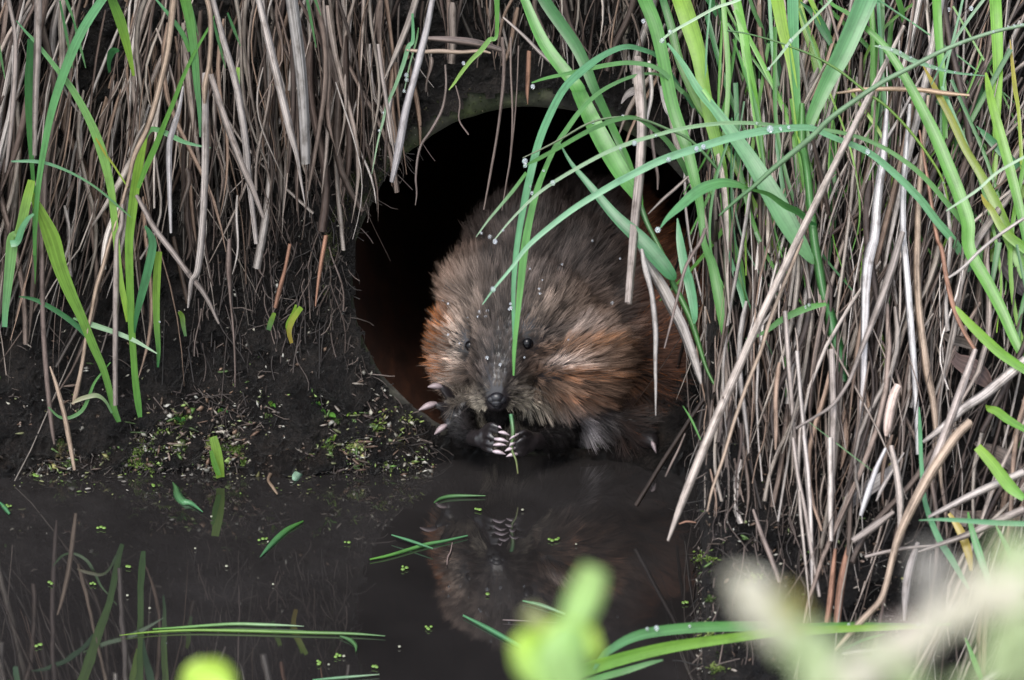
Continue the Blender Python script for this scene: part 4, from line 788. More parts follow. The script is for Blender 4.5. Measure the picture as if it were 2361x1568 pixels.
def seedlings():
    for x, y, s_, lb in [('K', 0, 0, ''), (1640, 770, 1.5, 'largest dark green seedling on the mud near the pipe'), (1560, 680, 1., 'yellow-green seedling above the largest one near the pipe'), (1720, 1010, .9, 'seedling by the stubby reddish stick'), (620, 722, .9, 'pale green seedling above the cut shoot in the water'),
                     (1100, 672, 1., 'bright two-leaved seedling in the middle of the mud shelf'), (1380, 695, .7, 'tiny round-leaved seedling on the mud shelf'), (205, 830, 1., 'seedling near the foot of the folded-leaf tuft'), (1900, 760, .8, 'seedling closest to the lower rim of the pipe')] [1:]:
        px, py = 367+x*.2341, 780+y*.2341; t = hit(px, py)-.004; base = atT(px, py, t); b_ = Bag()
        for k in range(random.randint(3, 5)):
            a = random.uniform(-.4, math.pi+.4); L_ = random.uniform(10, 20)*s_
            Q = catmull([(px, py), (px+math.cos(a)*L_*.6, py-abs(math.sin(a))*L_*.6-2), (px+math.cos(a)*L_, py-math.sin(a)*L_*.6)], 7)
            Z = np.array([atT(q[0], q[1], t-.001*j) for j, q in enumerate(Q)]); c = np.array(random.choice([(.12, .30, .05), (.25, .40, .07), (.06, .2, .05)]))
            b_.add(*ribbon(Z, np.array([.2, .5, .9, 1, .9, .6, .1])*random.uniform(5, 9)*s_/FPX*t, -.1, .15, random.uniform(-.5, .5), c))
        me = b_.mesh('seedling'); me.transform(Matrix.Translation(-base)); o = bpy.data.objects.new('seedling', me); COL.objects.link(o); me.materials.append(M_LEAF); o.location = base; tag(o, lb, 'seedling')
seedlings()
# duckweed floating on the water, in little clumps
WLM = [(60, 1120, 'water foot of the long dark stem'), (505, 1130, 'green cut shoot in the water'), (430, 1150, 'crumpled pale leaf'), (300, 1290, 'sedge reflection'), (80, 1480, 'corner reflections'), (560, 1440, 'two long floating blades'), (760, 1500, 'end of the long floating blade'), (650, 1240, 'small pointed floating leaf'), (980, 1260, 'crossed green twigs'), (1030, 1150, 'faint curved blade'), (1200, 1180, 'paw reflection'), (1130, 1330, 'head reflection'), (1430, 1150, 'open dark water before the pipe'), (1290, 1250, 'flank reflection'), (1560, 1080, 'knobbed thin stalk'), (1570, 1390, 'mud edge of the steep side bank'), (1130, 1440, 'straight bluish floating blade'), (640, 1090, 'bent reddish stick'), (700, 1540, 'blade at the bottom edge')]
def duckweed():
    spots = [('P', 80, 1097), ('P', 95, 1097), ('G', 150, 180), ('G', 180, 180), ('G', 500, 442), ('G', 640, 638), ('G', 695, 622), ('G', 1300, 500), ('G', 1325, 515), ('G', 1725, 518), ('G', 1340, 770), ('G', 630, 780),
             ('G', 1680, 1078), ('G', 1700, 1080), ('G', 1560, 1115), ('G', 1580, 1112), ('G', 1625, 1122), ('G', 2010, 643), ('H', 800, 210), ('H', 582, 388), ('H', 600, 384), ('H', 672, 402), ('H', 435, 468),
             ('H', 470, 272), ('H', 300, 270), ('H', 338, 590), ('G', 280, 745), ('G', 255, 722), ('G', 1350, 725), ('G', 180, 1030), ('G', 150, 1066), ('G', 1045, 390), ('G', 2115, 943), ('G', 1975, 1033), ('G', 2040, 1150),
             ('P', 352, 1118), ('P', 320, 1080), ('H', 1075, 622), ('H', 910, 690), ('G', 40, 340), ('G', 30, 1215), ('G', 965, 548), ('G', 945, 872), ('G', 1120, 635), ('P', 1560, 1078), ('P', 1580, 1072), ('G', 880, 505), ('G', 460, 718), ('G', 740, 843), ('G', 1850, 1130)]
    for k, (c_, x, y) in enumerate(spots):
        if k % 4 == 2: continue
        ox, oy, sc_ = CR[c_]; p = np.array(atZ(ox+x*sc_, oy+y*sc_, .0012)); b_ = Bag()
        pale = k % 5 in (1, 3); col = np.array((.15, .26, .05) if not pale else (.28, .28, .21)); nn = 1 if pale else random.choice([2, 3, 4])
        for j in range(nn):
            q = p+np.array([random.uniform(-.0028, .0028), random.uniform(-.003, .003), 0])*(j > 0); R_ = random.uniform(.0007, .0013)*(.8 if pale else 1)
            a = np.linspace(0, 2*math.pi, 9)[:-1]; ring = np.stack([np.cos(a)*R_*1.2, np.sin(a)*R_*1.5, np.zeros(8)], 1); V = np.vstack([q+ring, q+ring*.8+[0, 0, .0007], [q+[0, 0, .0009]]])
            F = [[i, (i+1) % 8, 8+(i+1) % 8, 8+i] for i in range(8)]+[[8+i, 8+(i+1) % 8, 16, 16] for i in range(8)]
            F3 = [];
            for f in F: F3 += [[f[0], f[1], f[2]]]+([[f[0], f[2], f[3]]] if f[2] != f[3] else [])
            b_.add(V, np.array(F3), np.tile(col*random.uniform(.8, 1.1), (17, 1)), np.zeros((17, 2)))
        me = b_.mesh('duckweed'); me.transform(Matrix.Translation(-Vector(p))); o = bpy.data.objects.new('duckweed', me); COL.objects.link(o); me.materials.append(M_DEBRIS); o.location = p
        X_, Y_ = ox+x*sc_, oy+y*sc_
        near_ = min(WLM, key=lambda q: math.hypot(q[0]-X_, q[1]-Y_))
        side_ = ('beyond' if Y_ < near_[1]-25 else 'in front of' if Y_ > near_[1]+25 else 'beside')
        tag(o, ('pale fleck' if pale else ['', '', 'two-leaved', 'three-leaved', 'four-leaved'][nn]+' bright green duckweed clump')+f' floating {side_} the {near_[2]}', 'floating fleck' if pale else 'duckweed', 'pale flecks floating on the water' if pale else 'duckweed clumps on the water')
duckweed()
# moss tufts on the left of the rim
def moss():
    b_ = Bag()
    for i in range(1500):
        a = random.gauss(math.radians(152), .30) if i % 3 else random.uniform(math.radians(30), math.radians(175)); r = PR+random.uniform(.002, .022)
        if random.random() < .4: a = math.radians(random.uniform(138, 172))
        x = PCX+r*math.cos(a); z = PCZ+r*math.sin(a); y = -.006-random.uniform(0, .003)
        if x > .11: continue
        d = np.array([random.gauss(0, .5), -1, random.gauss(.2, .5)]); d /= np.linalg.norm(d); L_ = random.uniform(.001, .0035)
        P = np.array([[x, y, z]])+np.linspace(0, 1, 3)[:, None]*d*L_
        c = np.array(random.choice([(.05, .075, .018), (.09, .11, .03), (.03, .04, .015), (.10, .09, .05)]))*random.uniform(.5, 1)
        b_.add(*ribbon(P, np.array([.0009, .0008, .0002]), .4, .3, 0, c))
    tag(link('moss', b_.mesh('moss'), M_DEBRIS), 'dull green moss on the upper left rim of the pipe', 'moss', kind='stuff')
moss()

# ---------------------------------------------------------------- dew drops
def drops():
    L_ = [('J', 1915, 460, 24), ('J', 1837, 1195, 30), ('J', 1840, 1240, 22), ('J', 405, 895, 16), ('J', 445, 718, 14), ('J', 672, 350, 26), ('J', 672, 395, 24), ('J', 648, 505, 18), ('J', 1232, 230, 20),
          ('B', 908, 985, 16), ('B', 955, 920, 9), ('B', 828, 935, 8), ('B', 897, 1262, 18), ('B', 1243, 645, 17), ('B', 1122, 705, 12), ('B', 1718, 415, 16), ('B', 1112, 668, 8), ('B', 1635, 445, 10), ('B', 1840, 370, 9),
          ('B', 2075, 450, 14), ('B', 2115, 435, 14), ('B', 2210, 405, 18), ('B', 1915, 510, 15), ('B', 1700, 600, 12), ('B', 1190, 575, 8), ('B', 1475, 293, 11), ('B', 1000, 1370, 12), ('B', 998, 1345, 9), ('B', 1650, 260, 12),
          ('C', 48, 830, 16), ('C', 245, 925, 15), ('C', 408, 862, 14), ('C', 448, 852, 16), ('C', 543, 822, 18), ('C', 655, 793, 13), ('C', 770, 765, 20), ('C', 835, 748, 22), ('C', 712, 790, 9), ('C', 895, 745, 11), ('C', 942, 738, 11), ('C', 758, 716, 10), ('C', 1073, 740, 20),
          ('C', 1400, 880, 16), ('C', 184, 1332, 18), ('C', 1185, 790, 8), ('C', 1275, 790, 7), ('C', 255, 185, 14), ('C', 210, 235, 16), ('C', 100, 122, 14), ('C', 520, 40, 9), ('C', 955, 235, 14), ('C', 930, 268, 12), ('C', 828, 398, 11),
          ('C', 2130, 185, 9), ('C', 2215, 155, 9), ('C', 2250, 150, 10), ('C', 2290, 145, 10), ('C', 1935, 255, 9), ('C', 1540, 290, 11), ('C', 1590, 305, 11), ('C', 1650, 335, 10), ('C', 1700, 360, 9), ('C', 1760, 380, 9), ('C', 1800, 400, 9), ('C', 1850, 410, 8), ('C', 1905, 420, 8), ('C', 2000, 430, 8),
          ('C', 1470, 268, 9), ('C', 1870, 55, 14), ('C', 2000, 48, 14), ('C', 980, 1190, 12), ('C', 1062, 968, 9), ('C', 690, 1060, 8), ('C', 955, 860, 12), ('C', 1840, 1060, 8), ('C', 1625, 905, 8), ('C', 2055, 1090, 8),
          ('F', 1060, 385, 12), ('F', 1040, 395, 9), ('D', 925, 482, 8), ('H', 940, 722, 9), ('H', 975, 718, 11), ('H', 1100, 712, 8), ('H', 1700, 705, 7), ('H', 1960, 703, 9)]
    bm = bmesh.new(); bmesh.ops.create_uvsphere(bm, u_segments=14, v_segments=10, radius=1); me = bpy.data.meshes.new('dew_drop'); bm.to_mesh(me); bm.free()
    for p in me.polygons: p.use_smooth = True
    me.materials.append(M_DROP)
    DR = []
    for c_, x, y, r in L_:
        ox, oy, k = CR[c_]; px, py = ox+x*k, oy+y*k; best = None
        for ti, (Q, P, W) in enumerate(TRACES):
            d = np.hypot(Q[:, 0]-px, Q[:, 1]-py); i = int(d.argmin())
            sc_ = d[i]
            if best is None or sc_ < best[0]-.5: best = (sc_, P[i], ti, i)
        t = (Vector(best[1])-CAM).dot(FWD); R_ = r*k/FPX*t*.9; t -= R_*.6
        o = bpy.data.objects.new('dew_drop', me); COL.objects.link(o); o.location = atT(px, py, t); o.scale = (R_, R_, R_*1.1)
        DR.append((o, best[2], best[3], r*k))
    ORD = 'first second third fourth fifth sixth seventh eighth ninth tenth eleventh twelfth thirteenth fourteenth fifteenth sixteenth'.split()
    by = {}
    for d in DR: by.setdefault(d[1], []).append(d)
    for ti, ds in by.items():
        ds.sort(key=lambda d: d[2]); nm = TRL.get(ti) or next((TRL[q] for q in range(ti-1, -1, -1) if q in TRL), 'grass blade'); nm = ' '.join(nm.replace(',', '').split()[:11])
        for i, d in enumerate(ds):
            tag(d[0], (f'{ORD[i]} ' if len(ds) > 1 else 'lone ')+('large' if d[3] > 6 else 'small')+f' dew drop on {nm}', 'dew drop', 'dew drops on the grass')
drops()

# ---------------------------------------------------------------- blurred plants close to the camera, rooted on the near bank
def lump(bm, p, r, axis=None, long=1., seg=10):
    M = Matrix.Translation(p)
    if axis is not None: M = M @ Vector(axis).to_track_quat('Z', 'Y').to_matrix().to_4x4()
    M = M @ Matrix.Diagonal((r, r, r*long, 1)); bmesh.ops.create_icosphere(bm, subdivisions=2, radius=1, matrix=M)
def bm_obj(name, bm, mat, parent, col=None, jitter=0):
    me = bpy.data.meshes.new(name); bm.to_mesh(me); bm.free()
    n = len(me.vertices); C = np.tile(np.array(col if col is not None else (.2, .2, .2)), (n, 1))*RNG.uniform(.85, 1.1, (n, 1))
    a = me.color_attributes.new('col', 'FLOAT_COLOR', 'POINT'); a.data.foreach_set('color', np.hstack([C, np.ones((n, 1))]).astype(np.float32).ravel())
    me.uv_layers.new(name='UVMap')
    for p in me.polygons: p.use_smooth = True
    o = bpy.data.objects.new(name, me); COL.objects.link(o); me.materials.append(mat)
    if parent is not None: me.transform(Matrix.Translation(-Vector(parent.location))); o.parent = parent
    return o
def near_leaf(parent, pts, t, col, c2=None, name='leaf'):
    q = np.array(pts, float); Q = catmull(q, 16); P = np.array([atT(a[0], a[1], t) for a in Q]); b_ = Bag()
    b_.add(*ribbon(P, Q[:, 2]/FPX*t, -.2, .28, .2, col, c2 or col, True)); me = b_.mesh(name); me.transform(Matrix.Translation(-Vector(parent.location)))
    o = bpy.data.objects.new(name, me); COL.objects.link(o); me.materials.append(M_LEAF); o.parent = parent; return o
def near_stem(parent, p0, t, w0, col, side=0.):
    top = np.array(atT(*p0, t)); g = np.array([top[0]+side, top[1]+.05, .12]); P = catmull([top, top*.5+g*.5+[side*.2, -.02, 0], g], 14); b_ = Bag()
    b_.add(*ribbon(P, np.linspace(w0, w0*1.6, 14), .5, .5, 0, col)); me = b_.mesh('stem'); me.transform(Matrix.Translation(-Vector(parent.location)))
    o = bpy.data.objects.new('stem', me); COL.objects.link(o); me.materials.append(M_LEAF); o.parent = parent
T1 = 1.8
r = empty('young_shoot', (atT(1300, 1480, T1).x, atT(1300, 1480, T1).y+.05, .12)); tag(r, 'blurred yellow-green leafy bud close to the camera at the bottom centre', 'young shoot')
YG = (.52, .74, .10); LG = (.42, .66, .22)
near_leaf(r, [(1300, 1500, 60), (1325, 1430, 76), (1350, 1370, 86), (1372, 1310, 60)], T1, LG, (.42, .62, .2))
near_leaf(r, [(1300, 1500, 60), (1250, 1450, 60), (1215, 1405, 36)], T1, (.4, .5, .16), (.4, .4, .2))
near_leaf(r, [(1190, 1470, 40), (1240, 1500, 110), (1300, 1500, 150), (1380, 1480, 70)], T1-.01, YG)
near_leaf(r, [(1320, 1440, 60), (1300, 1520, 130), (1310, 1600, 90)], T1-.02, LG)
near_leaf(r, [(1210, 1470, 70), (1230, 1530, 90), (1290, 1600, 60)], T1-.02, YG, LG)
near_stem(r, (1300, 1560), T1, .004, LG)
r = empty('young_shoot', (atT(480, 1600, 2.1).x, atT(480, 1600, 2.1).y+.05, .12)); tag(r, 'blurred round yellow-green bud at the bottom edge left of centre', 'young shoot')
near_leaf(r, [(478, 1520, 40), (475, 1550, 110), (480, 1600, 120), (485, 1680, 60)], 2.1, YG)
near_leaf(r, [(440, 1560, 50), (490, 1565, 100), (530, 1590, 60)], 2.09, YG)
near_stem(r, (482, 1640), 2.1, .004, LG)
CREAM = (.80, .76, .62); GRN = (.52, .62, .34); PINK = (.74, .62, .58)
def fuzzy(name, pts, t, col, parent):
    bm = bmesh.new(); q = np.array(pts, float); Q = catmull(q, max(6, int(len(q)*6)))
    for a in Q:
        for j in range(5):
            rr = a[2]/2/FPX*t; p = atT(a[0]+random.gauss(0, a[2]*.2), a[1]+random.gauss(0, a[2]*.2), t+random.gauss(0, rr*.5))
            lump(bm, p, rr*random.uniform(.3, .62), (random.gauss(0, 1), random.gauss(0, 1), random.gauss(0, 1)), random.uniform(1, 1.8))
    return bm_obj(name, bm, M_LEAF, parent, col)
T2 = 1.3
r = empty('flowering_twig', (atT(2000, 1620, T2).x, atT(2000, 1620, T2).y+.05, .12)); tag(r, 'blurred pale cream flowering twigs close to the camera in the lower right corner', 'flowering twig')
for pts, c in [([(1700, 1335, 40), (1730, 1370, 70), (1770, 1430, 80), (1800, 1470, 60)], CREAM), ([(1795, 1375, 40), (1820, 1400, 50), (1840, 1430, 50)], (.42, .36, .1)),
               ([(1800, 1420, 60), (1840, 1480, 80), (1880, 1540, 100), (1920, 1620, 110)], GRN), ([(2390, 1330, 90), (2300, 1380, 80), (2200, 1420, 80), (2120, 1450, 70)], CREAM),
               ([(2140, 1285, 50), (2150, 1340, 60), (2155, 1400, 60)], (.45, .42, .38)), ([(2330, 1260, 60), (2360, 1300, 90), (2400, 1330, 90)], GRN),
               ([(2160, 1450, 60), (2080, 1490, 70), (2000, 1540, 90), (1950, 1600, 90)], CREAM), ([(2200, 1390, 40), (2130, 1430, 44), (2060, 1475, 40)], PINK),
               ([(2361, 1420, 90), (2340, 1480, 90), (2300, 1530, 60)], GRN), ([(2230, 1330, 40), (2280, 1350, 60), (2350, 1380, 70)], CREAM), ([(2200, 1590, 40), (2300, 1560, 60), (2400, 1540, 70)], GRN), ([(1990, 1480, 40), (2060, 1530, 70), (2100, 1590, 80)], GRN)]:
    fuzzy('flower_cluster', pts, T2, c, r)
near_stem(r, (1960, 1580), T2, .005, (.3, .25, .2)); near_stem(r, (2361, 1400), T2, .005, (.3, .25, .2), .1)
# ---------------------------------------------------------------- the muskrat
def muskrat():
    bm = bmesh.new()
    def ell(px, py, Y, rx, ry, rz, yaw=0.):
        M = Matrix.Translation(atY(px, py, Y)) @ Matrix.Rotation(yaw, 4, 'Z') @ Matrix.Diagonal((rx, ry, rz, 1)); bmesh.ops.create_icosphere(bm, subdivisions=4, radius=1, matrix=M)
    def tube(pts, n=14):      # (px, py, Y, r)
        Q = catmull(np.array(pts, float), n)
        for a in Q: bmesh.ops.create_icosphere(bm, subdivisions=2, radius=a[3], matrix=Matrix.Translation(atY(a[0], a[1], a[2])))
    ell(1375, 700, .10, .070, .10, .080); ell(1500, 770, .085, .062, .09, .072); ell(1350, 570, .09, .056, .06, .044); ell(1225, 600, .055, .044, .05, .048); ell(1290, 650, .05, .05, .05, .05)
    ell(1470, 900, .05, .045, .05, .030); ell(1360, 930, .03, .05, .04, .025)
    ell(1210, 745, .008, .047, .046, .047); ell(1150, 680, .02, .034, .036, .034)
    ell(1300, 825, -.004, .038, .034, .036); ell(1095, 800, .004, .024, .030, .036); ell(1110, 880, .004, .020, .026, .022)
    ell(1240, 900, .0, .032, .028, .026); ell(1180, 960, .012, .034, .024, .016)
    tube([(1170, 760, -.010, .030), (1160, 830, -.026, .024), (1150, 885, -.042, .0165), (1146, 918, -.050, .0115)], 12)
    ell(1125, 915, -.040, .010, .011, .010); ell(1180, 915, -.040, .011, .011, .011)            # whisker pads
    tube([(1150, 930, -.034, .012), (1150, 955, -.032, .009)], 4)                                # chin
    # arms
    tube([(1075, 905, -.008, .014), (1058, 960, -.022, .010), (1075, 1000, -.038, .0075), (1108, 1012, -.056, .0065)], 18)
    tube([(1300, 950, -.004, .015), (1290, 1000, -.024, .010), (1255, 1015, -.040, .0075), (1228, 1015, -.056, .0062)], 18)
    # paws: palm and five fingers each
    ell(1118, 1010, -.058, .0062, .006, .0085); ell(1220, 1020, -.058, .0060, .006, .0080)
    fing = []
    for pts in ([(1120, 985), (1133, 979), (1148, 984)], [(1116, 996), (1132, 990), (1150, 996)], [(1113, 1008), (1126, 1005), (1142, 1012)],
                [(1112, 1020), (1124, 1022), (1140, 1026)], [(1116, 1032), (1126, 1037), (1139, 1041)]):
        fing.append((pts, 1))
    for pts in ([(1222, 1000), (1210, 996), (1194, 1001)], [(1226, 1010), (1210, 1012), (1195, 1018)], [(1228, 1020), (1206, 1022), (1188, 1021)],
                [(1226, 1030), (1206, 1034), (1186, 1034)], [(1220, 1038), (1206, 1046), (1190, 1047)]):
        fing.append((pts, -1))
    for pts, s in fing:
        (a, b), (c, d), (e, f) = pts
        tube([(a, b, -.060, .0024), (c, d, -.067, .00225), ((c+e)/2, (d+f)/2, -.069, .0020), (e, f, -.070, .0018)], 12)
    # left hind foot with three toes showing, right one at the other end of the pipe floor
    tube([(1090, 950, -.0, .014), (1060, 950, -.012, .012), (1042, 950, -.022, .009)], 8)
    toes = [((1045, 925), (1030, 905), (1018, 893)), ((1042, 945), (1020, 938), (1008, 934)), ((1048, 965), (1036, 975), (1030, 982))]
    for tpts in toes:
        tube([(tpts[0][0], tpts[0][1], -.022, .0055), (tpts[1][0], tpts[1][1], -.028, .0038), (tpts[2][0], tpts[2][1], -.030, .0026)], 8)
    tube([(1440, 960, .0, .014), (1480, 1000, -.012, .010), (1500, 1015, -.022, .006), (1508, 1024, -.028, .003)], 12)
    me0 = bpy.data.meshes.new('tmp'); bm.to_mesh(me0); bm.free()
    o = bpy.data.objects.new('muskrat', me0); COL.objects.link(o)
    md = o.modifiers.new('r', 'REMESH'); md.mode = 'VOXEL'; md.voxel_size = .0011
    sm = o.modifiers.new('s', 'SMOOTH'); sm.factor = .5; sm.iterations = 3
    dg = bpy.context.evaluated_depsgraph_get(); me = bpy.data.meshes.new_from_object(o.evaluated_get(dg)); o.modifiers.clear(); o.data = me; me.name = 'muskrat'
    n = len(me.vertices); V = np.zeros(n*3, np.float32); me.vertices.foreach_get('co', V); V = V.reshape(-1, 3)
    me.polygons.foreach_set('use_smooth', np.ones(len(me.polygons), bool)); me.materials.append(M_SKIN)
    base = Vector((.05, .0, 0)); me.transform(Matrix.Translation(-base)); o.location = base
    tag(o, 'wet brown muskrat crouching in the pipe mouth, nibbling a grass blade held in both paws', 'muskrat')
    me.calc_loop_triangles(); NT = len(me.loop_triangles); TI = np.zeros(NT*3, np.int32); me.loop_triangles.foreach_get('vertices', TI); TI = TI.reshape(-1, 3)
    bvh = BVHTree.FromPolygons([Vector(v) for v in V.tolist()], TI.tolist())
    def surf(px, py):
        h = bvh.ray_cast(CAM, ray(px, py).normalized()); return h[0], h[1]
    def child(name, bmx, mat):
        m_ = bpy.data.meshes.new(name); bmx.to_mesh(m_); bmx.free()
        for p in m_.polygons: p.use_smooth = True
        m_.materials.append(mat); c = bpy.data.objects.new(name, m_); COL.objects.link(c); m_.transform(Matrix.Translation(-base)); c.parent = o; return c
    # eyes
    EY = []
    for px, py, rr in ((1084, 797, .0040), (1216, 791, .0048)):
        p, nn = surf(px, py); p = p+ray(px, py)*(rr*.45); EY.append(np.array(p)); b2 = bmesh.new(); bmesh.ops.create_uvsphere(b2, u_segments=20, v_segments=14, radius=rr, matrix=Matrix.Translation(p)); child('eye', b2, M_EYE)
    # nose pad
    p, nn = surf(1146, 924); b2 = bmesh.new()
    for dx, dy, r_ in ((0, -5, .0056), (-10, -1, .0046), (10, -1, .0046), (0, 6, .0048), (0, 14, .0034)):
        q = surf(1146+dx, 924+dy)[0] or p; bmesh.ops.create_icosphere(b2, subdivisions=3, radius=r_, matrix=Matrix.Translation(q+Vector((0, .0018, 0)))@Matrix.Diagonal((1, .8, .8, 1)))
    child('nose', b2, M_NOSE); NOSE = np.array(p)
    # ears, small and nearly buried in the fur
    for px, py in ((1048, 668), (1290, 632)):
        h = surf(px, py)
        if h[0] is None: continue
        b2 = bmesh.new(); bmesh.ops.create_icosphere(b2, subdivisions=3, radius=1, matrix=Matrix.Translation(h[0]-h[1]*.002)@Matrix.Rotation(.5, 4, 'Y')@Matrix.Diagonal((.010, .005, .009, 1))); child('ear', b2, M_SKIN)
    # claws: tapered, slightly curved
    CL = [((1148, 984, -.070), (1157, 989, -.072), 4.5), ((1150, 996, -.071), (1176, 1004, -.073), 7), ((1140, 1012, -.071), (1173, 1019, -.074), 8), ((1138, 1026, -.071), (1168, 1027, -.074), 7.5), ((1137, 1041, -.071), (1166, 1048, -.074), 9),
          ((1195, 1001, -.071), (1174, 1014, -.075), 7), ((1187, 1020, -.071), (1174, 1029, -.075), 8), ((1188, 1033, -.071), (1164, 1040, -.075), 8.5), ((1193, 1047, -.071), (1167, 1053, -.075), 8.5),
          ((1020, 892, -.030), (986, 892, -.034), 15), ((1006, 930, -.031), (965, 946, -.038), 16), ((1030, 980, -.031), (1001, 1002, -.036), 15), ((1503, 1018, -.032), (1513, 1045, -.036), 11)]
    for a, b_, wp in [(q[0], q[1], q[2]*(1.15 if q[2] < 10 else 1.)) for q in CL]:
        A_ = np.array(atY(*a)); B_ = np.array(atY(*b_)); M_ = (A_+B_)/2+np.array([0, -.0015, .0012]); Q = catmull([A_, M_, B_], 9)
        b2 = Bag(); Wd = wp/M2PX*np.array([.55, .85, 1, 1, .95, .85, .65, .4, .08]); b2.add(*ribbon(Q, Wd, .45, .35, 0)); m_ = b2.mesh('claw'); m_.transform(Matrix.Translation(-base))
        m_.materials.append(M_CLAW2 if wp < 10.5 else M_CLAW); c = bpy.data.objects.new('claw', m_); COL.objects.link(c); c.parent = o
    # whiskers
    for i in range(16):
        s = -1 if i % 2 else 1; px, py = 1148+s*random.uniform(16, 38), 905+random.uniform(-14, 16); h = surf(px, py)
        if h[0] is None: continue
        L_ = random.uniform(.022, .042); d = Vector((s*random.uniform(.7, 1), -random.uniform(.1, .5), random.uniform(-.6, .25))).normalized()
        Q = catmull([h[0], h[0]+d*L_*.5, h[0]+d*L_+Vector((0, 0, -.006))], 7); b2 = Bag(); b2.add(*ribbon(Q, np.linspace(.00032, .0001, 7), .5, .5, 0, (.09, .075, .066))); m_ = b2.mesh('whisker'); m_.transform(Matrix.Translation(-base))
        m_.materials.append(M_FUR); c = bpy.data.objects.new('whisker', m_); COL.objects.link(c); c.parent = o
    # ---- fur
    A, B, C = V[TI[:, 0]], V[TI[:, 1]], V[TI[:, 2]]; cr = np.cross(B-A, C-A); ar = np.linalg.norm(cr, axis=1); fn = cr/(ar[:, None]+1e-12)
    cen = (A+B+C)/3; front = (fn@np.array([0, -.94, .34]))
    wgt = ar*np.where(front > -.35, 1., .25); NF = 190000
    pick = RNG.choice(NT, NF, p=wgt/wgt.sum()); u = RNG.random((NF, 2)); fl = u.sum(1) > 1; u[fl] = 1-u[fl]
    R0 = A[pick]+(B-A)[pick]*u[:, :1]+(C-A)[pick]*u[:, 1:]; Nn = fn[pick]
    d = R0-CAMV; t = d@np.array(FWD); px = 1180.5+FPX*d[:, 0]/t; py = 784-FPX*(d@np.array(UP))/t
    # keep bare: paws, toes, eyes, nose
    dn = np.linalg.norm(R0-NOSE, axis=1); bare = (dn < .0088)
    for e in EY: bare |= np.linalg.norm(R0-e, axis=1) < .0042
    bare |= (R0[:, 1] < -.052) & (py > 960); bare |= (px < 1044) & (py > 875) & (R0[:, 1] < -.008); bare |= (py > 1000) & (px > 1470)
    arm = (R0[:, 1] < -.018) & (py > 940)
    k = ~bare; R0, Nn, px, py, dn, arm = R0[k], Nn[k], px[k], py[k], dn[k], arm[k]; NF = len(R0)
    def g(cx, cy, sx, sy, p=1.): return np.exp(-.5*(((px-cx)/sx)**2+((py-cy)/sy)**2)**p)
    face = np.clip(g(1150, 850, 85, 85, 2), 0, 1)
    # colours by place on the coat, some painted shade among them
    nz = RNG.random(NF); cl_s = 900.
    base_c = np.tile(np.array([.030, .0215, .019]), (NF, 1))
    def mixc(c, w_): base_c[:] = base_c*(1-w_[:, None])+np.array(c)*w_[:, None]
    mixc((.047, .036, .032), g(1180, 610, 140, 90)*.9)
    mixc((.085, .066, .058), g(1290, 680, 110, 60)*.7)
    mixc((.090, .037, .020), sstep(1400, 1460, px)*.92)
    mixc((.055, .038, .030), g(1560, 960, 80, 35)*.8); mixc((.010, .006, .0045), g(1462, 870, 26, 110, 1.5)*.85)  # dark band paints the shadow gap between cheek and body
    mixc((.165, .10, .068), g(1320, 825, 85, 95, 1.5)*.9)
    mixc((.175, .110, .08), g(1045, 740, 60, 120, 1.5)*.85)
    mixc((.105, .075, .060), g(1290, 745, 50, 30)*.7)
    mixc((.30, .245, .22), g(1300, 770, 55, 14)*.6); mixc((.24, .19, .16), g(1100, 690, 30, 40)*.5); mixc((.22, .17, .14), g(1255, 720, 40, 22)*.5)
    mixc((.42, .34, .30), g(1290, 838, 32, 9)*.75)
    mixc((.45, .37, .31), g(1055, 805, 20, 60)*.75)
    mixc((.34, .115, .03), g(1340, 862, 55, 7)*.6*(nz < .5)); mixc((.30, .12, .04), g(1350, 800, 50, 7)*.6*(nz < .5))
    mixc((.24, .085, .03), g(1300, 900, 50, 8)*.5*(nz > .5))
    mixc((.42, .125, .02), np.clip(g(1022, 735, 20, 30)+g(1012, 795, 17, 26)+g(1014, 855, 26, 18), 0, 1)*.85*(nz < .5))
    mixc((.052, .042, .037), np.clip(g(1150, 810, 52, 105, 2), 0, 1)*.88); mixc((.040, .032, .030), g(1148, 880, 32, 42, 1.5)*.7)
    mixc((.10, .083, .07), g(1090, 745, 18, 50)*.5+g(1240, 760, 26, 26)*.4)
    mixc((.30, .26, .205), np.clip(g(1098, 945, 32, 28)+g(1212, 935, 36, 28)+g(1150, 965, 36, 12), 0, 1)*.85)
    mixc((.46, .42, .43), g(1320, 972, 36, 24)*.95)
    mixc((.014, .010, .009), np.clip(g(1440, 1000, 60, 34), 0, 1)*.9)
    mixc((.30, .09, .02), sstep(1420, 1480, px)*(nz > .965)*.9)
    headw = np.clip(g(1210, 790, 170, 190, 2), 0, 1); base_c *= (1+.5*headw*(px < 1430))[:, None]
    mixc((.012, .010, .010), np.clip(g(1218, 792, 17, 14)+g(1082, 798, 11, 18), 0, 1)*.85)
    low = sstep(925, 975, py)*(1-g(1320, 972, 50, 34))*(1-g(1150, 950, 75, 30, 2))*(px < 1420); base_c *= (1-.8*np.clip(low, 0, 1))[:, None]; base_c[arm] = (.009, .0075, .0075)  # dark void under the chin painted into the lower fur
    # direction: away from the nose over the head, backwards and down over the body
    dirv = R0-(NOSE+np.array([0, -.012, -.004])); dirv /= np.linalg.norm(dirv, axis=1)[:, None]
    body = sstep(1330, 1480, px)[:, None]; dirv = dirv*(1-body*.4)+np.array([.9, .5, -.12])*body*.6
    chin = (sstep(905, 950, py)*g(1250, 960, 120, 60, 2))[:, None]; dirv = dirv*(1-chin*.7)+np.array([.15, -.25, -1.])*chin*.7
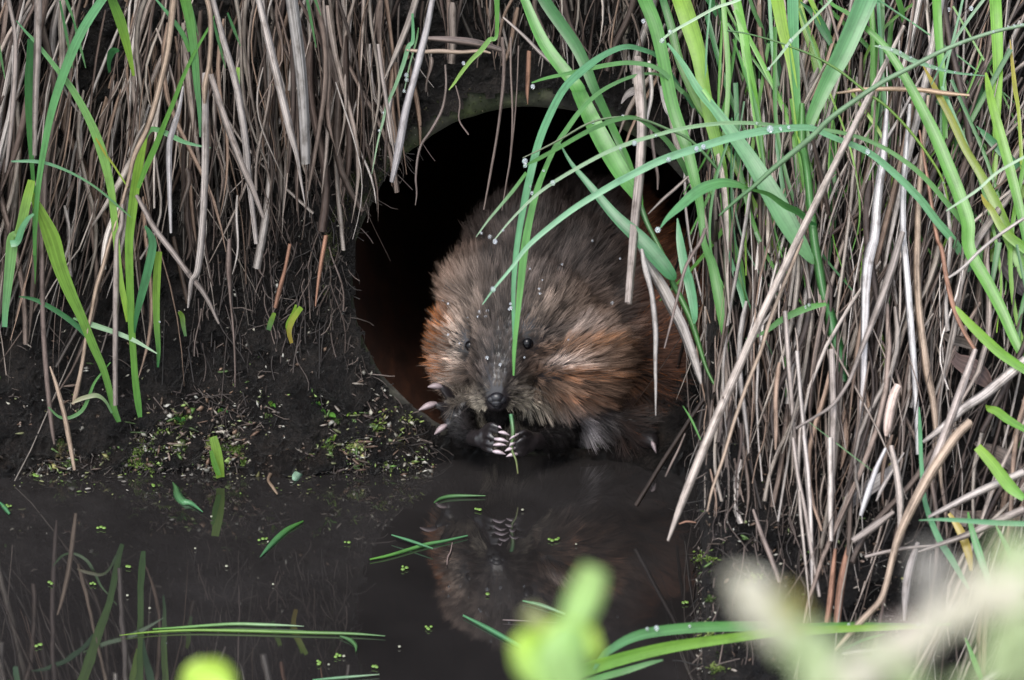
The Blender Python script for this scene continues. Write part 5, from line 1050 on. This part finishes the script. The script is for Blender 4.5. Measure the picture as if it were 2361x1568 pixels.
    dirv -= Nn*(dirv*Nn).sum(1)[:, None]; dirv /= np.linalg.norm(dirv, axis=1)[:, None]+1e-9
    L_ = .019-.0145*np.clip(np.exp(-(dn/.042)**2), 0, 1); L_ = L_*(1+.25*sstep(1380, 1450, px)+.25*g(1380, 850, 50, 80)+.2*g(1010, 780, 30, 120)); L_[arm] = .006
    eyed = np.min([np.linalg.norm(R0-e, axis=1) for e in EY], axis=0); L_ = np.minimum(L_, .002+.55*np.maximum(eyed-.004, 0)+.0)
    L_ *= RNG.uniform(.6, 1.25, NF)
    lift = .40+.6*np.clip(g(1360, 850, 80, 80)+g(1010, 780, 50, 130), 0, 1)-.22*face
    # clumps: hairs lean to the tip of the nearest of the clump leaders
    NC = 14000; lead = RNG.choice(NF, NC, replace=False)
    cellsz = .012; from mathutils.kdtree import KDTree
    kd = KDTree(NC)
    for i, l in enumerate(lead): kd.insert(Vector(R0[l]), i)
    kd.balance(); near = np.array([kd.find(Vector(r))[1] for r in R0.tolist()]); LD = lead[near]
    jit = RNG.normal(0, .20, (NF, 3)); D0 = dirv+Nn*lift[:, None]+jit; D0 /= np.linalg.norm(D0, axis=1)[:, None]
    tipL = R0[LD]+D0[LD]*L_[LD][:, None]; tip = R0+D0*L_[:, None]
    cf = RNG.uniform(.2, .9, NF)[:, None]; far = (np.linalg.norm(R0-R0[LD], axis=1) > .009)[:, None]
    tip = np.where(far, tip, tip*(1-cf)+(tipL+RNG.normal(0, .0006, (NF, 3)))*cf)
    tip[:, 2] -= .0016*RNG.random(NF)
    mid = R0+(tip-R0)*.5+Nn*(L_*.13)[:, None]
    S = 5; ss = np.linspace(0, 1, S)
    P = np.stack([R0*(1-s)**2+mid*2*s*(1-s)+tip*s*s-Nn*.0006*(s == 0) for s in ss], 1)          # NF,S,3
    Tn = tip-R0; Tn /= np.linalg.norm(Tn, axis=1)[:, None]+1e-9; Dv = CAMV-R0; Dv /= np.linalg.norm(Dv, axis=1)[:, None]; Dv += RNG.normal(0, .35, Dv.shape)
    Sd = np.cross(Tn, Dv); Sd /= np.linalg.norm(Sd, axis=1)[:, None]+1e-9
    wd = RNG.uniform(.00015, .00034, NF)*(1-.35*face); prof = np.array([1, 1, .85, .55, .08])
    off = Sd[:, None]*wd[:, None, None]*prof[None, :, None]/2
    VV = np.stack([P-off, P+off], 2).reshape(-1, 3)
    idx = (np.arange(NF)*S*2)[:, None]+np.arange(S-1)[None]*2; F = np.stack([idx, idx+1, idx+3, idx+2], -1).reshape(-1, 4)
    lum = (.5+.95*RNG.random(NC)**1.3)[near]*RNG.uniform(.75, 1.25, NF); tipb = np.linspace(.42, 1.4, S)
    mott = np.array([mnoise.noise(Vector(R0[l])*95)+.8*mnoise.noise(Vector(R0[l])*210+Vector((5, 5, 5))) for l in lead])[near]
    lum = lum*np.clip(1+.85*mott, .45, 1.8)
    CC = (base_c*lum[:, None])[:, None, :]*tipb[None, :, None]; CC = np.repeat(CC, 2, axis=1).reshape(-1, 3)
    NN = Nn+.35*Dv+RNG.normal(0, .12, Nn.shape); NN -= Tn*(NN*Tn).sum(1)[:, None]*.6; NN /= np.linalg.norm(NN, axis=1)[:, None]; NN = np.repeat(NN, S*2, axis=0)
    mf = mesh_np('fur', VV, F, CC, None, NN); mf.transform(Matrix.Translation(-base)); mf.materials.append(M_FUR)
    f = bpy.data.objects.new('fur', mf); COL.objects.link(f); f.parent = o
    # water beads in the fur
    b2 = bmesh.new(); bd = [(1040, 603, 5), (1042, 640, 4), (1033, 663, 6), (1046, 706, 5), (1040, 712, 4), (1053, 716, 4), (1112, 725, 6), (1130, 722, 6), (1126, 735, 5), (1108, 735, 4), (1130, 826, 6), (1153, 842, 5), (1238, 678, 4), (1240, 688, 4), (1244, 662, 3),
                  (1405, 703, 6), (1147, 555, 7), (1143, 582, 4), (1177, 715, 5), (1355, 570, 4), (1295, 617, 4), (1202, 825, 4), (1070, 790, 3), (1052, 774, 4), (1090, 735, 3), (1295, 777, 3), (1408, 605, 4), (1075, 598, 4), (1048, 690, 3), (1220, 640, 3)]
    for x, y, r_ in bd:
        h = surf(x, y)
        if h[0] is None: continue
        p = h[0]+h[1]*.009-ray(x, y)*.001 if not (1080 < x < 1230 and y > 700) else h[0]+h[1]*.004
        bmesh.ops.create_uvsphere(b2, u_segments=10, v_segments=8, radius=r_/M2PX*.75, matrix=Matrix.Translation(p))
    c = child('water_beads', b2, M_DROP); c['kind'] = 'stuff'
muskrat()
# the blade it is eating
P = np.array([atY(1178, 955, -.066), atY(1181, 975, -.071), atY(1183, 1000, -.0745), atY(1180, 1035, -.0745), atY(1190, 1062, -.078), atY(1194, 1092, -.081)]); Q = catmull(P, 24)
b_ = Bag(); b_.add(*ribbon(Q, np.interp(np.linspace(0, 1, 24), [0, .4, .7, 1], [.0032, .003, .0018, .001]), .15, .1, 0, GREEN['t'], (.3, .32, .12)))
me = b_.mesh('nibbled_shoot'); me.transform(Matrix.Translation(-Vector(Q[0]))); o = bpy.data.objects.new('nibbled_shoot', me); COL.objects.link(o); me.materials.append(M_LEAF); o.location = Q[0]
tag(o, 'green grass blade held between the muskrat paws and running up to its mouth', 'grass blade')

# labels that came out alike are told apart by their order from the frame edge towards the pipe and beyond
ORDN = 'first second third fourth fifth sixth seventh eighth ninth tenth'.split(); alike = {}
for o in bpy.data.objects:
    if o.get('label') and o.parent is None: alike.setdefault(o['label'], []).append(o)
for lb, os_ in alike.items():
    if len(os_) > 1 and len(lb.replace('-', ' ').split()) < 20:
        for k, o in enumerate(sorted(os_, key=lambda q: q.location.x)[:10]): o['label'] = ' '.join(lb.split()[:14])+f', {ORDN[k]} rightward'

for o in bpy.data.objects:
    if o.get('label') and len(o['label'].replace('-', ' ').split()) > 16 and len(o['label'].split()) > 16: o['label'] = ' '.join(o['label'].split()[:16])
    if o.get('label') and len(o['label'].split()) >= 15 and ('rightward' in o['label'] or 'floating' in o['label']): print('LONG', o.name, o['label'])
